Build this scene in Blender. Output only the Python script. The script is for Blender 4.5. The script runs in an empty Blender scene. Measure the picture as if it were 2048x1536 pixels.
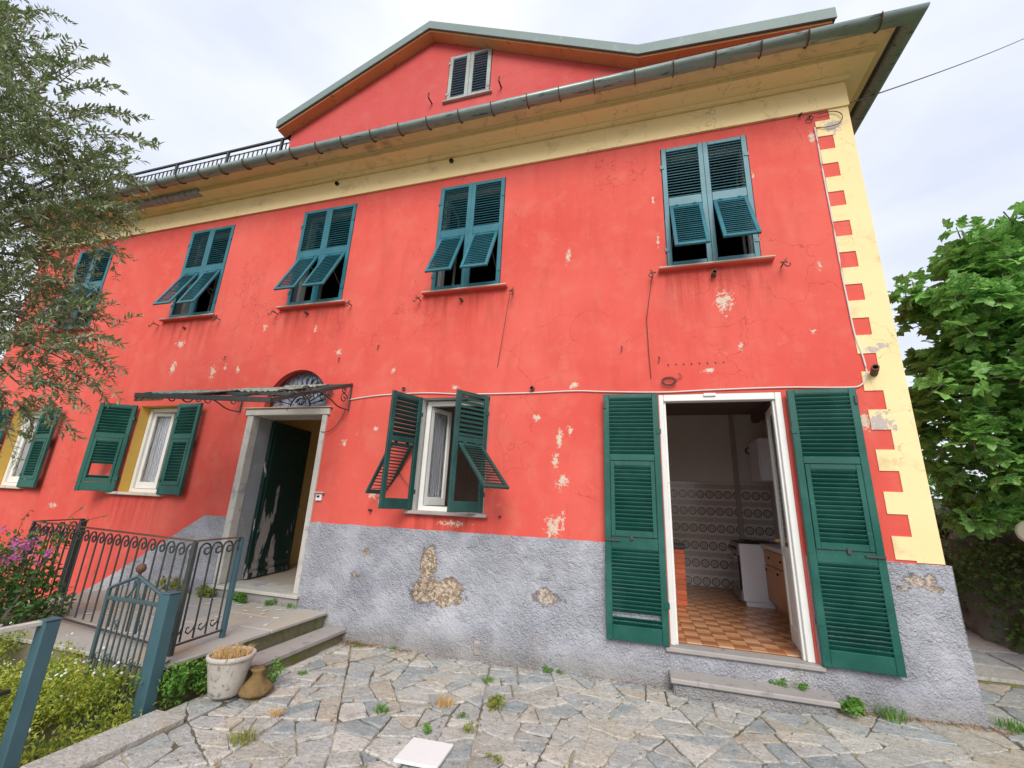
import bpy, math, random
import numpy as np
from mathutils import Vector, Matrix, noise as mnoise
random.seed(7); rng = np.random.default_rng(7)
R = math.radians
S = bpy.context.scene
col = S.collection

# ------------------------------------------------------------------ camera
C0 = np.array([0.0, -4.7724, 1.56])
cam = bpy.data.cameras.new('camera'); cam_o = bpy.data.objects.new('camera', cam); col.objects.link(cam_o)
F_PX, PITCH, ROLL, YAW = 851.12, 0.27135, 0.045348, -0.291093
fw = Vector((math.sin(YAW)*math.cos(PITCH), math.cos(YAW)*math.cos(PITCH), math.sin(PITCH)))
rt = Vector((math.cos(YAW), -math.sin(YAW), 0)); up = rt.cross(fw)
rt2 = rt*math.cos(ROLL)+up*math.sin(ROLL); up2 = -rt*math.sin(ROLL)+up*math.cos(ROLL)
Mc = Matrix((rt2, up2, -fw)).transposed().to_4x4(); Mc.translation = Vector(C0)
cam_o.matrix_world = Mc
cam.sensor_fit = 'HORIZONTAL'; cam.sensor_width = 36; cam.lens = 36*F_PX/2048
cam.clip_start = 0.05; cam.clip_end = 2000
S.camera = cam_o

# ------------------------------------------------------------------ sky, sun, exposure
SUN_EL, SUN_AZ = R(39), R(14)          # azimuth measured from the street side (-Y) towards +X
W = bpy.data.worlds.new('World'); S.world = W; W.use_nodes = True
nt = W.node_tree; nt.nodes.clear()
o_ = nt.nodes.new('ShaderNodeOutputWorld'); bg = nt.nodes.new('ShaderNodeBackground'); bg.inputs[1].default_value = 0.1
sky = nt.nodes.new('ShaderNodeTexSky'); sky.sky_type = 'NISHITA'; sky.sun_disc = False
sky.sun_elevation = SUN_EL; sky.sun_rotation = math.pi - SUN_AZ; sky.dust_density = 3.0
tc = nt.nodes.new('ShaderNodeTexCoord')
mp = nt.nodes.new('ShaderNodeMapping'); mp.inputs['Scale'].default_value = (1.2, 1.2, 3.0)
n1 = nt.nodes.new('ShaderNodeTexNoise'); n1.inputs['Scale'].default_value = 1.7; n1.inputs['Detail'].default_value = 4; n1.inputs['Roughness'].default_value = .5
rp = nt.nodes.new('ShaderNodeValToRGB'); rp.color_ramp.elements[0].position = .33; rp.color_ramp.elements[1].position = .66
rp.color_ramp.elements[0].color = (4.2, 4.52, 5.4, 1); rp.color_ramp.elements[1].color = (5.7, 5.85, 6.15, 1)
mx = nt.nodes.new('ShaderNodeMix'); mx.data_type = 'RGBA'; mx.inputs[0].default_value = .9
L_ = nt.links.new
L_(tc.outputs['Generated'], mp.inputs[0]); L_(mp.outputs[0], n1.inputs['Vector']); L_(n1.outputs[0], rp.inputs[0])
L_(sky.outputs[0], mx.inputs[6]); L_(rp.outputs[0], mx.inputs[7]); L_(mx.outputs[2], bg.inputs[0]); L_(bg.outputs[0], o_.inputs[0])
sun = bpy.data.lights.new('sun', 'SUN'); sun.energy = 1.5; sun.angle = R(32); sun.color = (1, .97, .93)
sun_o = bpy.data.objects.new('sun', sun); col.objects.link(sun_o)
sd = Vector((math.sin(SUN_AZ)*math.cos(SUN_EL), -math.cos(SUN_AZ)*math.cos(SUN_EL), math.sin(SUN_EL)))
sun_o.rotation_euler = sd.to_track_quat('Z', 'Y').to_euler(); sun_o.location = sd*30
S.view_settings.view_transform = 'Standard'; S.view_settings.look = 'None'; S.view_settings.gamma = 1
S.view_settings.exposure = 0.95
try: S.view_settings.use_curve_mapping = False
except Exception: pass
S.render.engine = 'CYCLES'
S.cycles.max_bounces = 8; S.cycles.diffuse_bounces = 5; S.cycles.transparent_max_bounces = 12

# ------------------------------------------------------------------ helpers
def tag(o, label=None, cat=None, group=None, kind=None):
    if label: o['label'] = label
    if cat: o['category'] = cat
    if group: o['group'] = group
    if kind: o['kind'] = kind
    return o
def empty(name, loc, label, cat, group=None):
    o = bpy.data.objects.new(name, None); col.objects.link(o); o.location = loc; o.empty_display_size = .1
    return tag(o, label, cat, group)
def link(name, me, parent=None, M=None):
    o = bpy.data.objects.new(name, me); col.objects.link(o)
    if parent: o.parent = parent
    if M is not None: o.matrix_basis = M
    return o
class MB:
    def __init__(s): s.v = []; s.f = []; s.m = []
    def add(s, v, f, m=0):
        n = len(s.v); s.v += [tuple(p) for p in v]; s.f += [tuple(i+n for i in q) for q in f]; s.m += [m]*len(f)
    def quad(s, a, b, c, d, m=0): s.add([a, b, c, d], [(0, 1, 2, 3)], m)
    def box(s, x0, x1, y0, y1, z0, z1, m=0, c=0.0, M=None):
        x0, x1 = min(x0, x1), max(x0, x1); y0, y1 = min(y0, y1), max(y0, y1); z0, z1 = min(z0, z1), max(z0, z1)
        c = min(c, (x1-x0)*.3, (y1-y0)*.3, (z1-z0)*.3)
        if c <= 0:
            v = [(x, y, z) for z in (z0, z1) for y in (y0, y1) for x in (x0, x1)]
            f = [(0, 2, 3, 1), (4, 5, 7, 6), (0, 1, 5, 4), (2, 6, 7, 3), (0, 4, 6, 2), (1, 3, 7, 5)]
        else:
            v = []; idx = {}
            X, Y, Z = (x0, x1), (y0, y1), (z0, z1)
            for i in (0, 1):
                for j in (0, 1):
                    for k in (0, 1):
                        sx, sy, sz = (c if i == 0 else -c), (c if j == 0 else -c), (c if k == 0 else -c)
                        idx[i, j, k, 0] = len(v); v.append((X[i], Y[j]+sy, Z[k]+sz))
                        idx[i, j, k, 1] = len(v); v.append((X[i]+sx, Y[j], Z[k]+sz))
                        idx[i, j, k, 2] = len(v); v.append((X[i]+sx, Y[j]+sy, Z[k]))
            f = []
            cx, cy, cz = (x0+x1)/2, (y0+y1)/2, (z0+z1)/2
            def addf(q):
                p = [Vector(v[i]) for i in q]; n = (p[1]-p[0]).cross(p[2]-p[0]); ctr = sum(p, Vector())/len(p)-Vector((cx, cy, cz))
                f.append(tuple(q) if n.dot(ctr) > 0 else tuple(reversed(q)))
            for i in (0, 1):
                addf([idx[i, 0, 0, 0], idx[i, 1, 0, 0], idx[i, 1, 1, 0], idx[i, 0, 1, 0]])
                addf([idx[0, i, 0, 1], idx[1, i, 0, 1], idx[1, i, 1, 1], idx[0, i, 1, 1]])
                addf([idx[0, 0, i, 2], idx[1, 0, i, 2], idx[1, 1, i, 2], idx[0, 1, i, 2]])
            for i in (0, 1):
                for j in (0, 1):
                    addf([idx[i, j, 0, 0], idx[i, j, 0, 1], idx[i, j, 1, 1], idx[i, j, 1, 0]])
                    addf([idx[i, 0, j, 0], idx[i, 0, j, 2], idx[i, 1, j, 2], idx[i, 1, j, 0]])
                    addf([idx[0, i, j, 1], idx[0, i, j, 2], idx[1, i, j, 2], idx[1, i, j, 1]])
                    for k in (0, 1): addf([idx[i, j, k, 0], idx[i, j, k, 1], idx[i, j, k, 2]])
        if M is not None: v = [tuple(M @ Vector(p)) for p in v]
        s.add(v, f, m)
    def tube(s, pts, r, n=6, m=0, cap=True, r2=None):
        pts = [Vector(p) for p in pts]; k = len(pts); v = []; f = []
        ref = Vector((0, 0, 1))
        d0 = (pts[1]-pts[0]).normalized()
        if abs(d0.z) > .95: ref = Vector((0, 1, 0))
        for i, p in enumerate(pts):
            d = (pts[min(i+1, k-1)]-pts[max(i-1, 0)]).normalized()
            a = d.cross(ref)
            if a.length < 1e-4: a = d.cross(Vector((1, 0, 0)))
            a.normalize(); b = d.cross(a).normalized(); ref = b.cross(d) if False else ref
            rr = r if r2 is None else r+(r2-r)*i/(k-1)
            for j in range(n):
                t = 2*math.pi*j/n; v.append(p+a*(rr*math.cos(t))+b*(rr*math.sin(t)))
        for i in range(k-1):
            for j in range(n):
                q = (i*n+j, i*n+(j+1) % n, (i+1)*n+(j+1) % n, (i+1)*n+j); f.append(q)
        if cap: f.append(tuple(range(n))); f.append(tuple(reversed(range((k-1)*n, k*n))))
        s.add(v, f, m)
    def lathe(s, prof, n=24, c=(0, 0, 0), m=0, flute=0, fl_n=0):
        v = []; f = []; k = len(prof)
        for r, z in prof:
            for j in range(n):
                t = 2*math.pi*j/n; rr = r*(1+flute*math.cos(fl_n*t)) if r > .01 else r
                v.append((c[0]+rr*math.cos(t), c[1]+rr*math.sin(t), c[2]+z))
        for i in range(k-1):
            for j in range(n): f.append((i*n+j, i*n+(j+1) % n, (i+1)*n+(j+1) % n, (i+1)*n+j))
        s.add(v, f, m)
    def prism(s, poly, y0, y1, m=0):      # poly in (x, z), extruded in y
        n = len(poly); v = [(x, y0, z) for x, z in poly]+[(x, y1, z) for x, z in poly]
        f = [tuple(range(n)), tuple(reversed(range(n, 2*n)))]+[(i, i+n, (i+1) % n+n, (i+1) % n) for i in range(n)]
        s.add(v, f, m)
    def build(s, name, mats, parent=None, M=None, smooth=False):
        me = bpy.data.meshes.new(name); me.from_pydata(s.v, [], s.f)
        if not isinstance(mats, (list, tuple)): mats = [mats]
        for q in mats: me.materials.append(q)
        if len(mats) > 1: me.polygons.foreach_set('material_index', s.m)
        if smooth: me.polygons.foreach_set('use_smooth', [True]*len(s.f))
        me.update()
        return link(name, me, parent, M)
def fixn(o):
    import bmesh
    b = bmesh.new(); b.from_mesh(o.data); bmesh.ops.recalc_face_normals(b, faces=b.faces); b.to_mesh(o.data); b.free(); return o

# ------------------------------------------------------------------ materials
class NT:
    def __init__(s, name):
        s.mat = bpy.data.materials.new(name); s.mat.use_nodes = True; s.t = s.mat.node_tree
        s.p = s.t.nodes['Principled BSDF']
        s.tc = s.n('ShaderNodeTexCoord'); s.geo = s.n('ShaderNodeNewGeometry')
        s.pos = s.geo.outputs['Position']; s.obj = s.tc.outputs['Object']
    def n(s, k): return s.t.nodes.new(k)
    def l(s, a, b): s.t.links.new(a, b)
    def val(s, sock, x):
        if hasattr(x, 'is_output') or isinstance(x, bpy.types.NodeSocket): s.l(x, sock)
        else: sock.default_value = x
    def noise(s, scale, detail=4, rough=.55, vec=None, dist=0, sc3=None):
        n = s.n('ShaderNodeTexNoise'); n.inputs['Scale'].default_value = scale; n.inputs['Detail'].default_value = detail
        n.inputs['Roughness'].default_value = rough; n.inputs['Distortion'].default_value = dist
        v = vec or s.pos
        if sc3:
            m = s.n('ShaderNodeMapping'); m.inputs['Scale'].default_value = sc3; s.l(v, m.inputs[0]); v = m.outputs[0]
        s.l(v, n.inputs['Vector']); return n.outputs[0]
    def voro(s, scale, feature='DISTANCE_TO_EDGE', vec=None, rand=1):
        n = s.n('ShaderNodeTexVoronoi'); n.feature = feature; n.inputs['Scale'].default_value = scale
        s.l(vec or s.pos, n.inputs['Vector']); return n.outputs[0]
    def math(s, op, a, b=0.0, clamp=False):
        n = s.n('ShaderNodeMath'); n.operation = op; n.use_clamp = clamp; s.val(n.inputs[0], a); s.val(n.inputs[1], b); return n.outputs[0]
    def vmath(s, op, a, b=None):
        n = s.n('ShaderNodeVectorMath'); n.operation = op; s.val(n.inputs[0], a)
        if b is not None: s.val(n.inputs[1], b)
        return n.outputs['Value'] if op in ('LENGTH', 'DISTANCE', 'DOT_PRODUCT') else n.outputs[0]
    def step(s, x, a, b):     # smooth 0..1 from a to b
        n = s.n('ShaderNodeMapRange'); n.interpolation_type = 'SMOOTHSTEP'; s.l(x, n.inputs[0])
        n.inputs[1].default_value = a; n.inputs[2].default_value = b; return n.outputs[0]
    def mix(s, f, a, b, mode='MIX'):
        n = s.n('ShaderNodeMix'); n.data_type = 'RGBA'; n.blend_type = mode; s.val(n.inputs[0], f)
        for k, x in ((6, a), (7, b)):
            if isinstance(x, tuple): n.inputs[k].default_value = (*x[:3], 1)
            else: s.l(x, n.inputs[k])
        return n.outputs[2]
    def ramp(s, x, stops):
        n = s.n('ShaderNodeValToRGB'); e = n.color_ramp.elements
        while len(e) < len(stops): e.new(.5)
        for q, (p, c) in zip(e, stops): q.position = p; q.color = (*c, 1)
        s.l(x, n.inputs[0]); return n.outputs[0]
    def rand(s):
        n = s.n('ShaderNodeObjectInfo'); return n.outputs['Random']
    def bump(s, h, strength=.3, dist=.01, nrm=None):
        n = s.n('ShaderNodeBump'); n.inputs['Strength'].default_value = strength; n.inputs['Distance'].default_value = dist
        s.l(h, n.inputs['Height'])
        if nrm: s.l(nrm, n.inputs['Normal'])
        s.l(n.outputs[0], s.p.inputs['Normal']); return n.outputs[0]
    def out(s, colr, rough=.7, spec=None, metal=0):
        s.val(s.p.inputs['Base Color'], (*colr, 1) if isinstance(colr, tuple) else colr)
        s.val(s.p.inputs['Roughness'], rough); s.p.inputs['Metallic'].default_value = metal
        if spec is not None: s.p.inputs['Specular IOR Level'].default_value = spec
        return s.mat
    def patches(s, plist, vec=None):
        cur = None
        for x, z, a, b in plist:
            d = s.vmath('SUBTRACT', vec or s.pos, (x, 0, z)); d = s.vmath('MULTIPLY', d, (1/a, 0, 1/b)); ln = s.vmath('LENGTH', d)
            cur = ln if cur is None else s.math('MINIMUM', cur, ln)
        return cur
def simple(name, c, rough=.6, var=.15, scale=8, bump=.1, bscale=60, spec=None, metal=0, c2=None, c2amt=(.55, .7), objrand=0):
    t = NT(name); n = t.noise(scale, 5); base = t.mix(n, tuple(x*(1-var) for x in c), tuple(min(1, x*(1+var)) for x in c))
    if c2:
        m = t.step(t.noise(scale*2.3, 7, .65, dist=.6), *c2amt); base = t.mix(m, base, c2)
    if objrand:
        k = t.math('MULTIPLY_ADD', t.rand(), objrand); k.node.inputs[2].default_value = 1-objrand/2
        h = t.n('ShaderNodeHueSaturation'); t.l(k, h.inputs['Value']); t.l(base, h.inputs['Color']); base = h.outputs[0]
    if bump: t.bump(t.noise(bscale, 4), bump, .004)
    return t.out(base, rough, spec, metal)

M = {}
WALL_P = [(-0.76,4.61,.045,.11),(.98,3.82,.09,.159),(-.89,1.33,.098,.134),(-.8,1.81,.088,.086),(-.88,2.04,.046,.1),(-.84,2.27,.034,.126),(-.67,2.9,.046,.037),(-.72,2.38,.04,.08),(-2.07,1.3,.185,.038),(-3.18,1.6,.113,.06),(-3.06,1.52,.056,.071),(-7.15,3.83,.101,.063),(-7.17,3.42,.067,.122),(-4.01,3.51,.059,.054),(-3.09,3.19,.046,.049),(-6.29,3.3,.061,.116),(-5.8,3.33,.04,.074),(1.79,3.4,.04,.033),(1.11,3.28,.029,.057),(.76,3.02,.074,.028),(-3.26,2.41,.045,.033),(1.95,4.15,.023,.071),(.33,4.7,.02,.097),(2.08,5.82,.035,.099),(-1.1,2.53,.06,.048),(-2.18,2.93,.054,.026),(-.79,1.4,.027,.103),(-3.69,2.22,.062,.04),(-5.44,3.99,.049,.086),(-4.49,3.88,.036,.065),(-8.99,1.2,.118,.045),(-6.06,3.37,.04,.066),(1.43,5.42,.016,.071),(.3,5.27,.018,.073),(2.1,2.45,.06,.1)]
PLI_P = [(-2.31,.86,.10,.20),(-2.33,.57,.182,.144),(-2.03,.58,.175,.131),(-.91,.62,.217,.085),(2.27,1.07,.134,.064),(2.15,1.,.078,.032),(2.38,1.01,.076,.032),(-3.24,.65,.095,.065),(-3.14,.91,.068,.056)]
def wall_mat(name, red, detail=True):
    t = NT(name)
    big = t.noise(.55, 4); mid = t.noise(3.2, 6, .6); streak = t.noise(1.0, 6, .65, sc3=(3.6, 3.6, .75), dist=.4)
    a = t.mix(t.step(big, .35, .68), tuple(x*.94 for x in red), (red[0]*1.02, red[1]*1.32, red[2]*1.35))
    a = t.mix(t.math('MULTIPLY', t.step(mid, .45, .72), .6), a, (red[0]*.98, red[1]*1.7, red[2]*1.65))
    a = t.mix(t.math('MULTIPLY', t.step(streak, .47, .74), .34), a, (red[0]*.72, red[1]*.68, red[2]*.72))
    # darker damp blots
    blot = t.step(t.noise(2.1, 6, .65, dist=.8), .63, .74)
    a = t.mix(t.math('MULTIPLY', blot, .3), a, (.45, .075, .05))
    bl2 = t.step(t.noise(5.5, 7, .7, dist=.6), .60, .70); a = t.mix(t.math('MULTIPLY', bl2, .25), a, (.80, .24, .18))
    sp = t.n('ShaderNodeSeparateXYZ'); t.l(t.pos, sp.inputs[0]); drip = None
    for (sx0, sx1), sz in [((-.02+.35, 1.53), 4.24), ((-2.76, -1.55), 4.24), ((-5.22, -4.0), 4.24), ((-7.68, -6.47), 4.24), ((-2.68, -1.64), 1.38), ((-7.75, -6.64), 1.42)]:
        xc, hw = (sx0+sx1)/2, (sx1-sx0)/2
        mx_ = t.math('SUBTRACT', 1.0, t.step(t.math('ABSOLUTE', t.math('SUBTRACT', sp.outputs[0], xc)), hw*.8, hw*1.12))
        dz = t.math('SUBTRACT', sz, sp.outputs[2]); mz = t.math('MULTIPLY', t.step(dz, -.01, .01), t.math('SUBTRACT', 1.0, t.step(dz, .05, .75)))
        q = t.math('MULTIPLY', mx_, mz); drip = q if drip is None else t.math('MAXIMUM', drip, q)
    dn = t.step(t.noise(1.0, 6, .65, sc3=(9, 9, .7)), .38, .66); a = t.mix(t.math('MULTIPLY', t.math('MULTIPLY', drip, dn), .55), a, (.34, .035, .025))
    top = t.math('MULTIPLY', t.step(t.math('ADD', sp.outputs[2], t.math('MULTIPLY', t.noise(1.0, 6, .65, sc3=(6, 6, .5)), .9)), 5.9, 6.75), .4); a = t.mix(top, a, (.42, .06, .06))
    h = t.math('MULTIPLY', t.noise(9, 6, .65), .8)
    if detail:
        wv = t.n('ShaderNodeTexNoise'); wv.inputs['Scale'].default_value = 3.3; wv.inputs['Detail'].default_value = 5; t.l(t.pos, wv.inputs['Vector'])
        wp = t.vmath('MULTIPLY', t.vmath('SUBTRACT', wv.outputs['Color'], (.5, .5, .5)), (.55, .55, .55))
        pv = t.vmath('ADD', t.pos, wp)
        vd = t.voro(1.55, vec=pv); crack = t.math('SUBTRACT', 1.0, t.step(vd, .001, .0075))
        cm = t.step(t.noise(.62, 3, .5), .48, .6); crack = t.math('MULTIPLY', crack, cm)
        vd2 = t.voro(4.2, vec=pv); c2 = t.math('SUBTRACT', 1.0, t.step(vd2, .001, .012)); c2 = t.math('MULTIPLY', c2, t.step(t.noise(.8, 3), .56, .66))
        crack = t.math('MAXIMUM', crack, t.math('MULTIPLY', c2, .6))
        a = t.mix(t.math('MULTIPLY', crack, .55), a, (.24, .04, .03))
        d = t.patches(WALL_P)
        ng = t.math('MULTIPLY', t.math('SUBTRACT', t.noise(21, 9, .76, dist=.8), .5), 6.0)
        ng2 = t.math('MULTIPLY', t.math('SUBTRACT', t.noise(4, 3), .5), 1.2)
        dd = t.math('ADD', t.math('ADD', d, ng), ng2)
        dd = t.math('ADD', dd, t.math('MULTIPLY', t.step(d, 1.4, 3.0), 6))
        pm = t.math('SUBTRACT', 1.0, t.step(dd, .56, .66))
        speck = t.step(t.noise(30, 5, .7), .76, .79); pm = t.math('MAXIMUM', pm, t.math('MULTIPLY', speck, t.step(t.noise(1.1, 3), .55, .66)))
        pc = t.mix(t.noise(22, 5), (.42, .34, .25), (.78, .66, .52))
        a = t.mix(pm, a, pc)
    fine = t.math('MULTIPLY', t.noise(120, 3), .25); h = t.math('ADD', h, fine)
    t.bump(h, .45, .006)
    return t.out(a, .85, .25)
RED = (.69, .094, .070)
M['red'] = wall_mat('red_plaster', RED)
M['gable_red'] = wall_mat('gable_plaster', (.68, .098, .085), True)
def stucco():
    t = NT('roughcast_plinth')
    mp = t.noise(7, 6, .6); a = t.mix(mp, (.31, .318, .36), (.51, .515, .555))
    a = t.mix(t.math('MULTIPLY', t.step(t.noise(1.3, 5), .5, .7), .5), a, (.58, .575, .60))
    a = t.mix(t.math('MULTIPLY', t.step(t.noise(2.6, 5), .6, .75), .35), a, (.46, .36, .31))
    a = t.mix(t.math('MULTIPLY', t.step(t.noise(.9, 6, .65, dist=.5), .52, .64), .5), a, (.27, .27, .32))
    d = t.patches(PLI_P)
    ng = t.math('MULTIPLY', t.math('SUBTRACT', t.noise(13, 9, .74, dist=.6), .5), 3.4); ng = t.math('ADD', ng, t.math('MULTIPLY', t.math('SUBTRACT', t.noise(4.5, 4), .5), 2.2))
    d3 = t.patches(PLI_P[:3]); dd = t.math('ADD', d, ng); dd3 = t.math('ADD', d3, t.math('MULTIPLY', ng, .55))
    pm = t.math('MAXIMUM', t.math('SUBTRACT', 1.0, t.step(dd3, .95, 1.05)), t.math('MULTIPLY', t.math('SUBTRACT', 1.0, t.step(dd, .55, .75)), .8))
    pc = t.mix(t.step(t.noise(26, 6, .7), .42, .6), (.27, .2, .14), (.68, .55, .42))
    a = t.mix(pm, a, pc)
    # damp band near the ground
    sp = t.n('ShaderNodeSeparateXYZ'); t.l(t.pos, sp.inputs[0])
    dm = t.math('SUBTRACT', 1.0, t.step(t.math('ADD', sp.outputs[2], t.math('MULTIPLY', t.noise(3, 5), .25)), .1, .42))
    a = t.mix(t.math('MULTIPLY', dm, .6), a, (.23, .20, .16))
    vb = t.voro(58, 'F1', vec=t.vmath('ADD', t.pos, t.vmath('MULTIPLY', t.pos, (.0, .0, .0))))
    h = t.math('ADD', t.math('MULTIPLY', t.noise(46, 4, .65, dist=.8), 1.3), t.math('MULTIPLY', t.math('SUBTRACT', 1.0, vb), .6)); h = t.math('ADD', h, t.math('MULTIPLY', t.noise(14, 4), .7))
    h = t.math('MULTIPLY', h, t.math('MULTIPLY_ADD', t.step(t.noise(2.3, 4), .35, .65), .75))
    h = t.math('SUBTRACT', h, t.math('MULTIPLY', pm, .8)); t.bump(h, 1.0, .02)
    return t.out(a, .9, .2)
M['stucco'] = stucco()
def cream():
    t = NT('cream_plaster'); n = t.noise(2.2, 5)
    a = t.mix(n, (.82, .62, .30), (.89, .72, .41))
    st = t.step(t.noise(2.6, 7, .68, sc3=(1, 1, 1.6)), .54, .70); a = t.mix(t.math('MULTIPLY', st, .38), a, (.36, .27, .15))
    wv = t.n('ShaderNodeTexNoise'); wv.inputs['Scale'].default_value = 3.3; wv.inputs['Detail'].default_value = 5; t.l(t.pos, wv.inputs['Vector'])
    pv = t.vmath('ADD', t.pos, t.vmath('MULTIPLY', t.vmath('SUBTRACT', wv.outputs['Color'], (.5, .5, .5)), (.5, .5, .5)))
    crack = t.math('MULTIPLY', t.math('SUBTRACT', 1.0, t.step(t.voro(2.3, vec=pv), .001, .008)), t.step(t.noise(.9, 3), .46, .56))
    a = t.mix(t.math('MULTIPLY', crack, .6), a, (.30, .2, .1))
    pm = t.math('SUBTRACT', 1.0, t.step(t.math('ADD', t.patches([(2.22,2.44,.13,.12),(2.3,5.91,.11,.12),(2.25,3.17,.08,.04),(2.36,3.2,.06,.05)]), t.math('MULTIPLY', t.math('SUBTRACT', t.noise(17, 8, .72), .5), 3.6)), .62, .72))
    a = t.mix(pm, a, t.mix(t.noise(15), (.36, .31, .29), (.60, .52, .45)))
    t.bump(t.noise(14, 6, .6), .4, .006)
    return t.out(a, .85, .25)
M['cream'] = cream()
M['cream_dirty'] = simple('weathered_cornice', (.78, .60, .30), .85, .2, 2, .3, 25, c2=(.40, .30, .18), c2amt=(.52, .75))
def paint(name, c, patch, amt, rough=.42):
    t = NT(name); n = t.noise(6, 5); a = t.mix(n, tuple(x*.82 for x in c), tuple(x*1.2 for x in c))
    f = t.step(t.noise(10, 7, .7, dist=.5), amt, amt+.06); a = t.mix(f, a, patch)
    fade = t.step(t.noise(2.2, 5), .42, .66); a = t.mix(t.math('MULTIPLY', fade, .36), a, tuple(min(1, x*1.7+.03) for x in c))
    dust = t.step(t.noise(40, 6, .7), .58, .78); a = t.mix(t.math('MULTIPLY', dust, .3), a, (.33, .38, .36))
    chip = t.step(t.noise(55, 3, .6, sc3=(1, 1, .35)), .72, .75); a = t.mix(t.math('MULTIPLY', chip, .55), a, (.45, .42, .35))
    t.bump(t.noise(60, 4, sc3=(1, 1, .15)), .2, .003)
    return t.out(a, rough, .4)
M['teal'] = paint('teal_shutter_paint', (.014, .125, .16), (.10, .42, .26), .73)
M['green'] = paint('green_shutter_paint', (.005, .078, .058), (.16, .27, .22), .78)
M['dark_green'] = paint('worn_dark_green_paint', (.010, .058, .050), (.45, .42, .36), .73, .5)
M['attic_wood'] = paint('bare_weathered_wood', (.30, .32, .30), (.55, .52, .47), .62, .8)
M['attic_slat'] = simple('dark_attic_slat', (.12, .18, .24), .7, .3, 12, .2)
def doorleaf():
    t = NT('peeling_green_door'); a = t.mix(t.noise(4, 5), (.006, .022, .02), (.012, .05, .04))
    sp = t.n('ShaderNodeSeparateXYZ'); t.l(t.pos, sp.inputs[0])
    low = t.math('SUBTRACT', 1.0, t.step(sp.outputs[2], .6, 2.2))
    n = t.noise(1, 8, .6, sc3=(5.5, 5.5, 1.5), dist=.3); th = t.math('ADD', n, t.math('MULTIPLY', low, .13))
    pm = t.step(th, .665, .68); a = t.mix(pm, a, t.mix(t.noise(20), (.30, .27, .27), (.48, .44, .42)))
    t.bump(t.math('SUBTRACT', t.noise(30, 4), t.math('MULTIPLY', pm, 1.2)), .4, .004)
    return t.out(a, .5, .35)
M['door'] = doorleaf()
M['white_paint'] = simple('white_painted_wood', (.74, .73, .69), .5, .08, 6, .15, 40, c2=(.42, .38, .31), c2amt=(.68, .78))
M['grey_white'] = simple('faded_white_wood', (.62, .60, .57), .6, .12, 6, .15, 40, c2=(.40, .34, .28), c2amt=(.6, .75))
M['marble'] = simple('worn_marble_frame', (.56, .53, .47), .6, .18, 3, .25, 30, c2=(.33, .34, .37), c2amt=(.5, .7))
M['jamb_grey'] = simple('grey_slate_jamb', (.30, .31, .33), .7, .2, 4, .2, 30, c2=(.48, .46, .43), c2amt=(.6, .75))
M['sill'] = simple('sill_slate', (.52, .42, .34), .7, .2, 5, .25, 40, c2=(.50, .17, .10), c2amt=(.56, .66))
M['yellow'] = simple('yellow_reveal', (.72, .46, .10), .8, .15, 3, .2, 30)
M['slate'] = simple('grey_slate', (.34, .31, .29), .75, .2, 3, .35, 25, c2=(.22, .2, .19), c2amt=(.55, .7))
M['roof_slate'] = simple('dark_roof_slate', (.05, .055, .06), .7, .3, 5, .3, 30)
M['copper'] = None
def gutter():
    t = NT('weathered_gutter_metal'); a = t.mix(t.noise(5, 5), (.19, .25, .24), (.33, .39, .36))
    a = t.mix(t.step(t.noise(9, 6, .6, sc3=(.5, 3, 3)), .56, .68), a, (.06, .085, .07))
    return t.out(a, .36, .5, .45)
M['gutter'] = gutter()
M['rust'] = simple('rusty_iron', (.12, .065, .045), .8, .4, 14, .3, 80, c2=(.16, .065, .03), c2amt=(.5, .65))
M['iron'] = simple('weathered_dark_iron', (.05, .062, .06), .6, .3, 14, .2, 80, c2=(.13, .075, .045), c2amt=(.55, .68), metal=.2)
M['post'] = simple('blue_green_post_paint', (.05, .115, .14), .5, .2, 6, .15, 50, c2=(.09, .10, .09), c2amt=(.66, .76))
M['gate'] = simple('blue_grey_gate_paint', (.055, .095, .105), .55, .25, 10, .2, 60, c2=(.10, .075, .05), c2amt=(.62, .72))
M['flashing'] = simple('grey_green_flashing', (.17, .23, .215), .6, .15, 2, .1, 20, c2=(.25, .29, .28), c2amt=(.55, .7))
M['ochre_soffit'] = simple('orange_verge_plaster', (.62, .30, .12), .8, .2, 3, .3, 20, c2=(.30, .13, .06), c2amt=(.58, .7))
M['brick'] = simple('red_brick', (.52, .12, .05), .8, .2, 10, .3, 50, objrand=.35)
M['mortar'] = simple('pale_mortar', (.5, .42, .35), .9, .15, 20, .3, 80)
M['black'] = simple('black_metal', (.012, .012, .014), .4, .2, 8, 0)
M['hole'] = simple('dark_hollow', (.004, .003, .003), .95, .1, 8, 0)
M['cable'] = simple('white_cable_sheath', (.68, .64, .60), .5, .15, 5, 0)
M['wire'] = simple('dark_wire', (.05, .04, .035), .7, .2, 20, 0)
M['plaster_in'] = simple('grey_interior_plaster', (.78, .76, .74), .9, .1, 2, .2, 20)
M['dark_room'] = simple('dim_interior_plaster', (.07, .065, .075), .95, .12, 2, 0)  # near-black: dimness of the upper rooms put into the plaster colour
M['beam'] = simple('dark_ceiling', (.24, .18, .18), .8, .2, 3, .1)
M['ochre_in'] = simple('ochre_hall_wall', (.76, .56, .28), .9, .15, 2, .2, 20)
M['terrazzo'] = simple('pale_terrazzo', (.55, .49, .40), .35, .2, 60, 0)
M['enamel'] = simple('white_enamel', (.78, .80, .86), .3, .05, 3, 0)
M['oven_glass'] = simple('black_oven_glass', (.02, .02, .022), .12, .1, 3, 0)
M['steel'] = simple('brushed_steel', (.35, .35, .36), .35, .1, 10, 0, metal=.8)
M['orange_wood'] = simple('orange_varnished_wood', (.50, .20, .025), .35, .2, 4, .1, 30)
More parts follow.
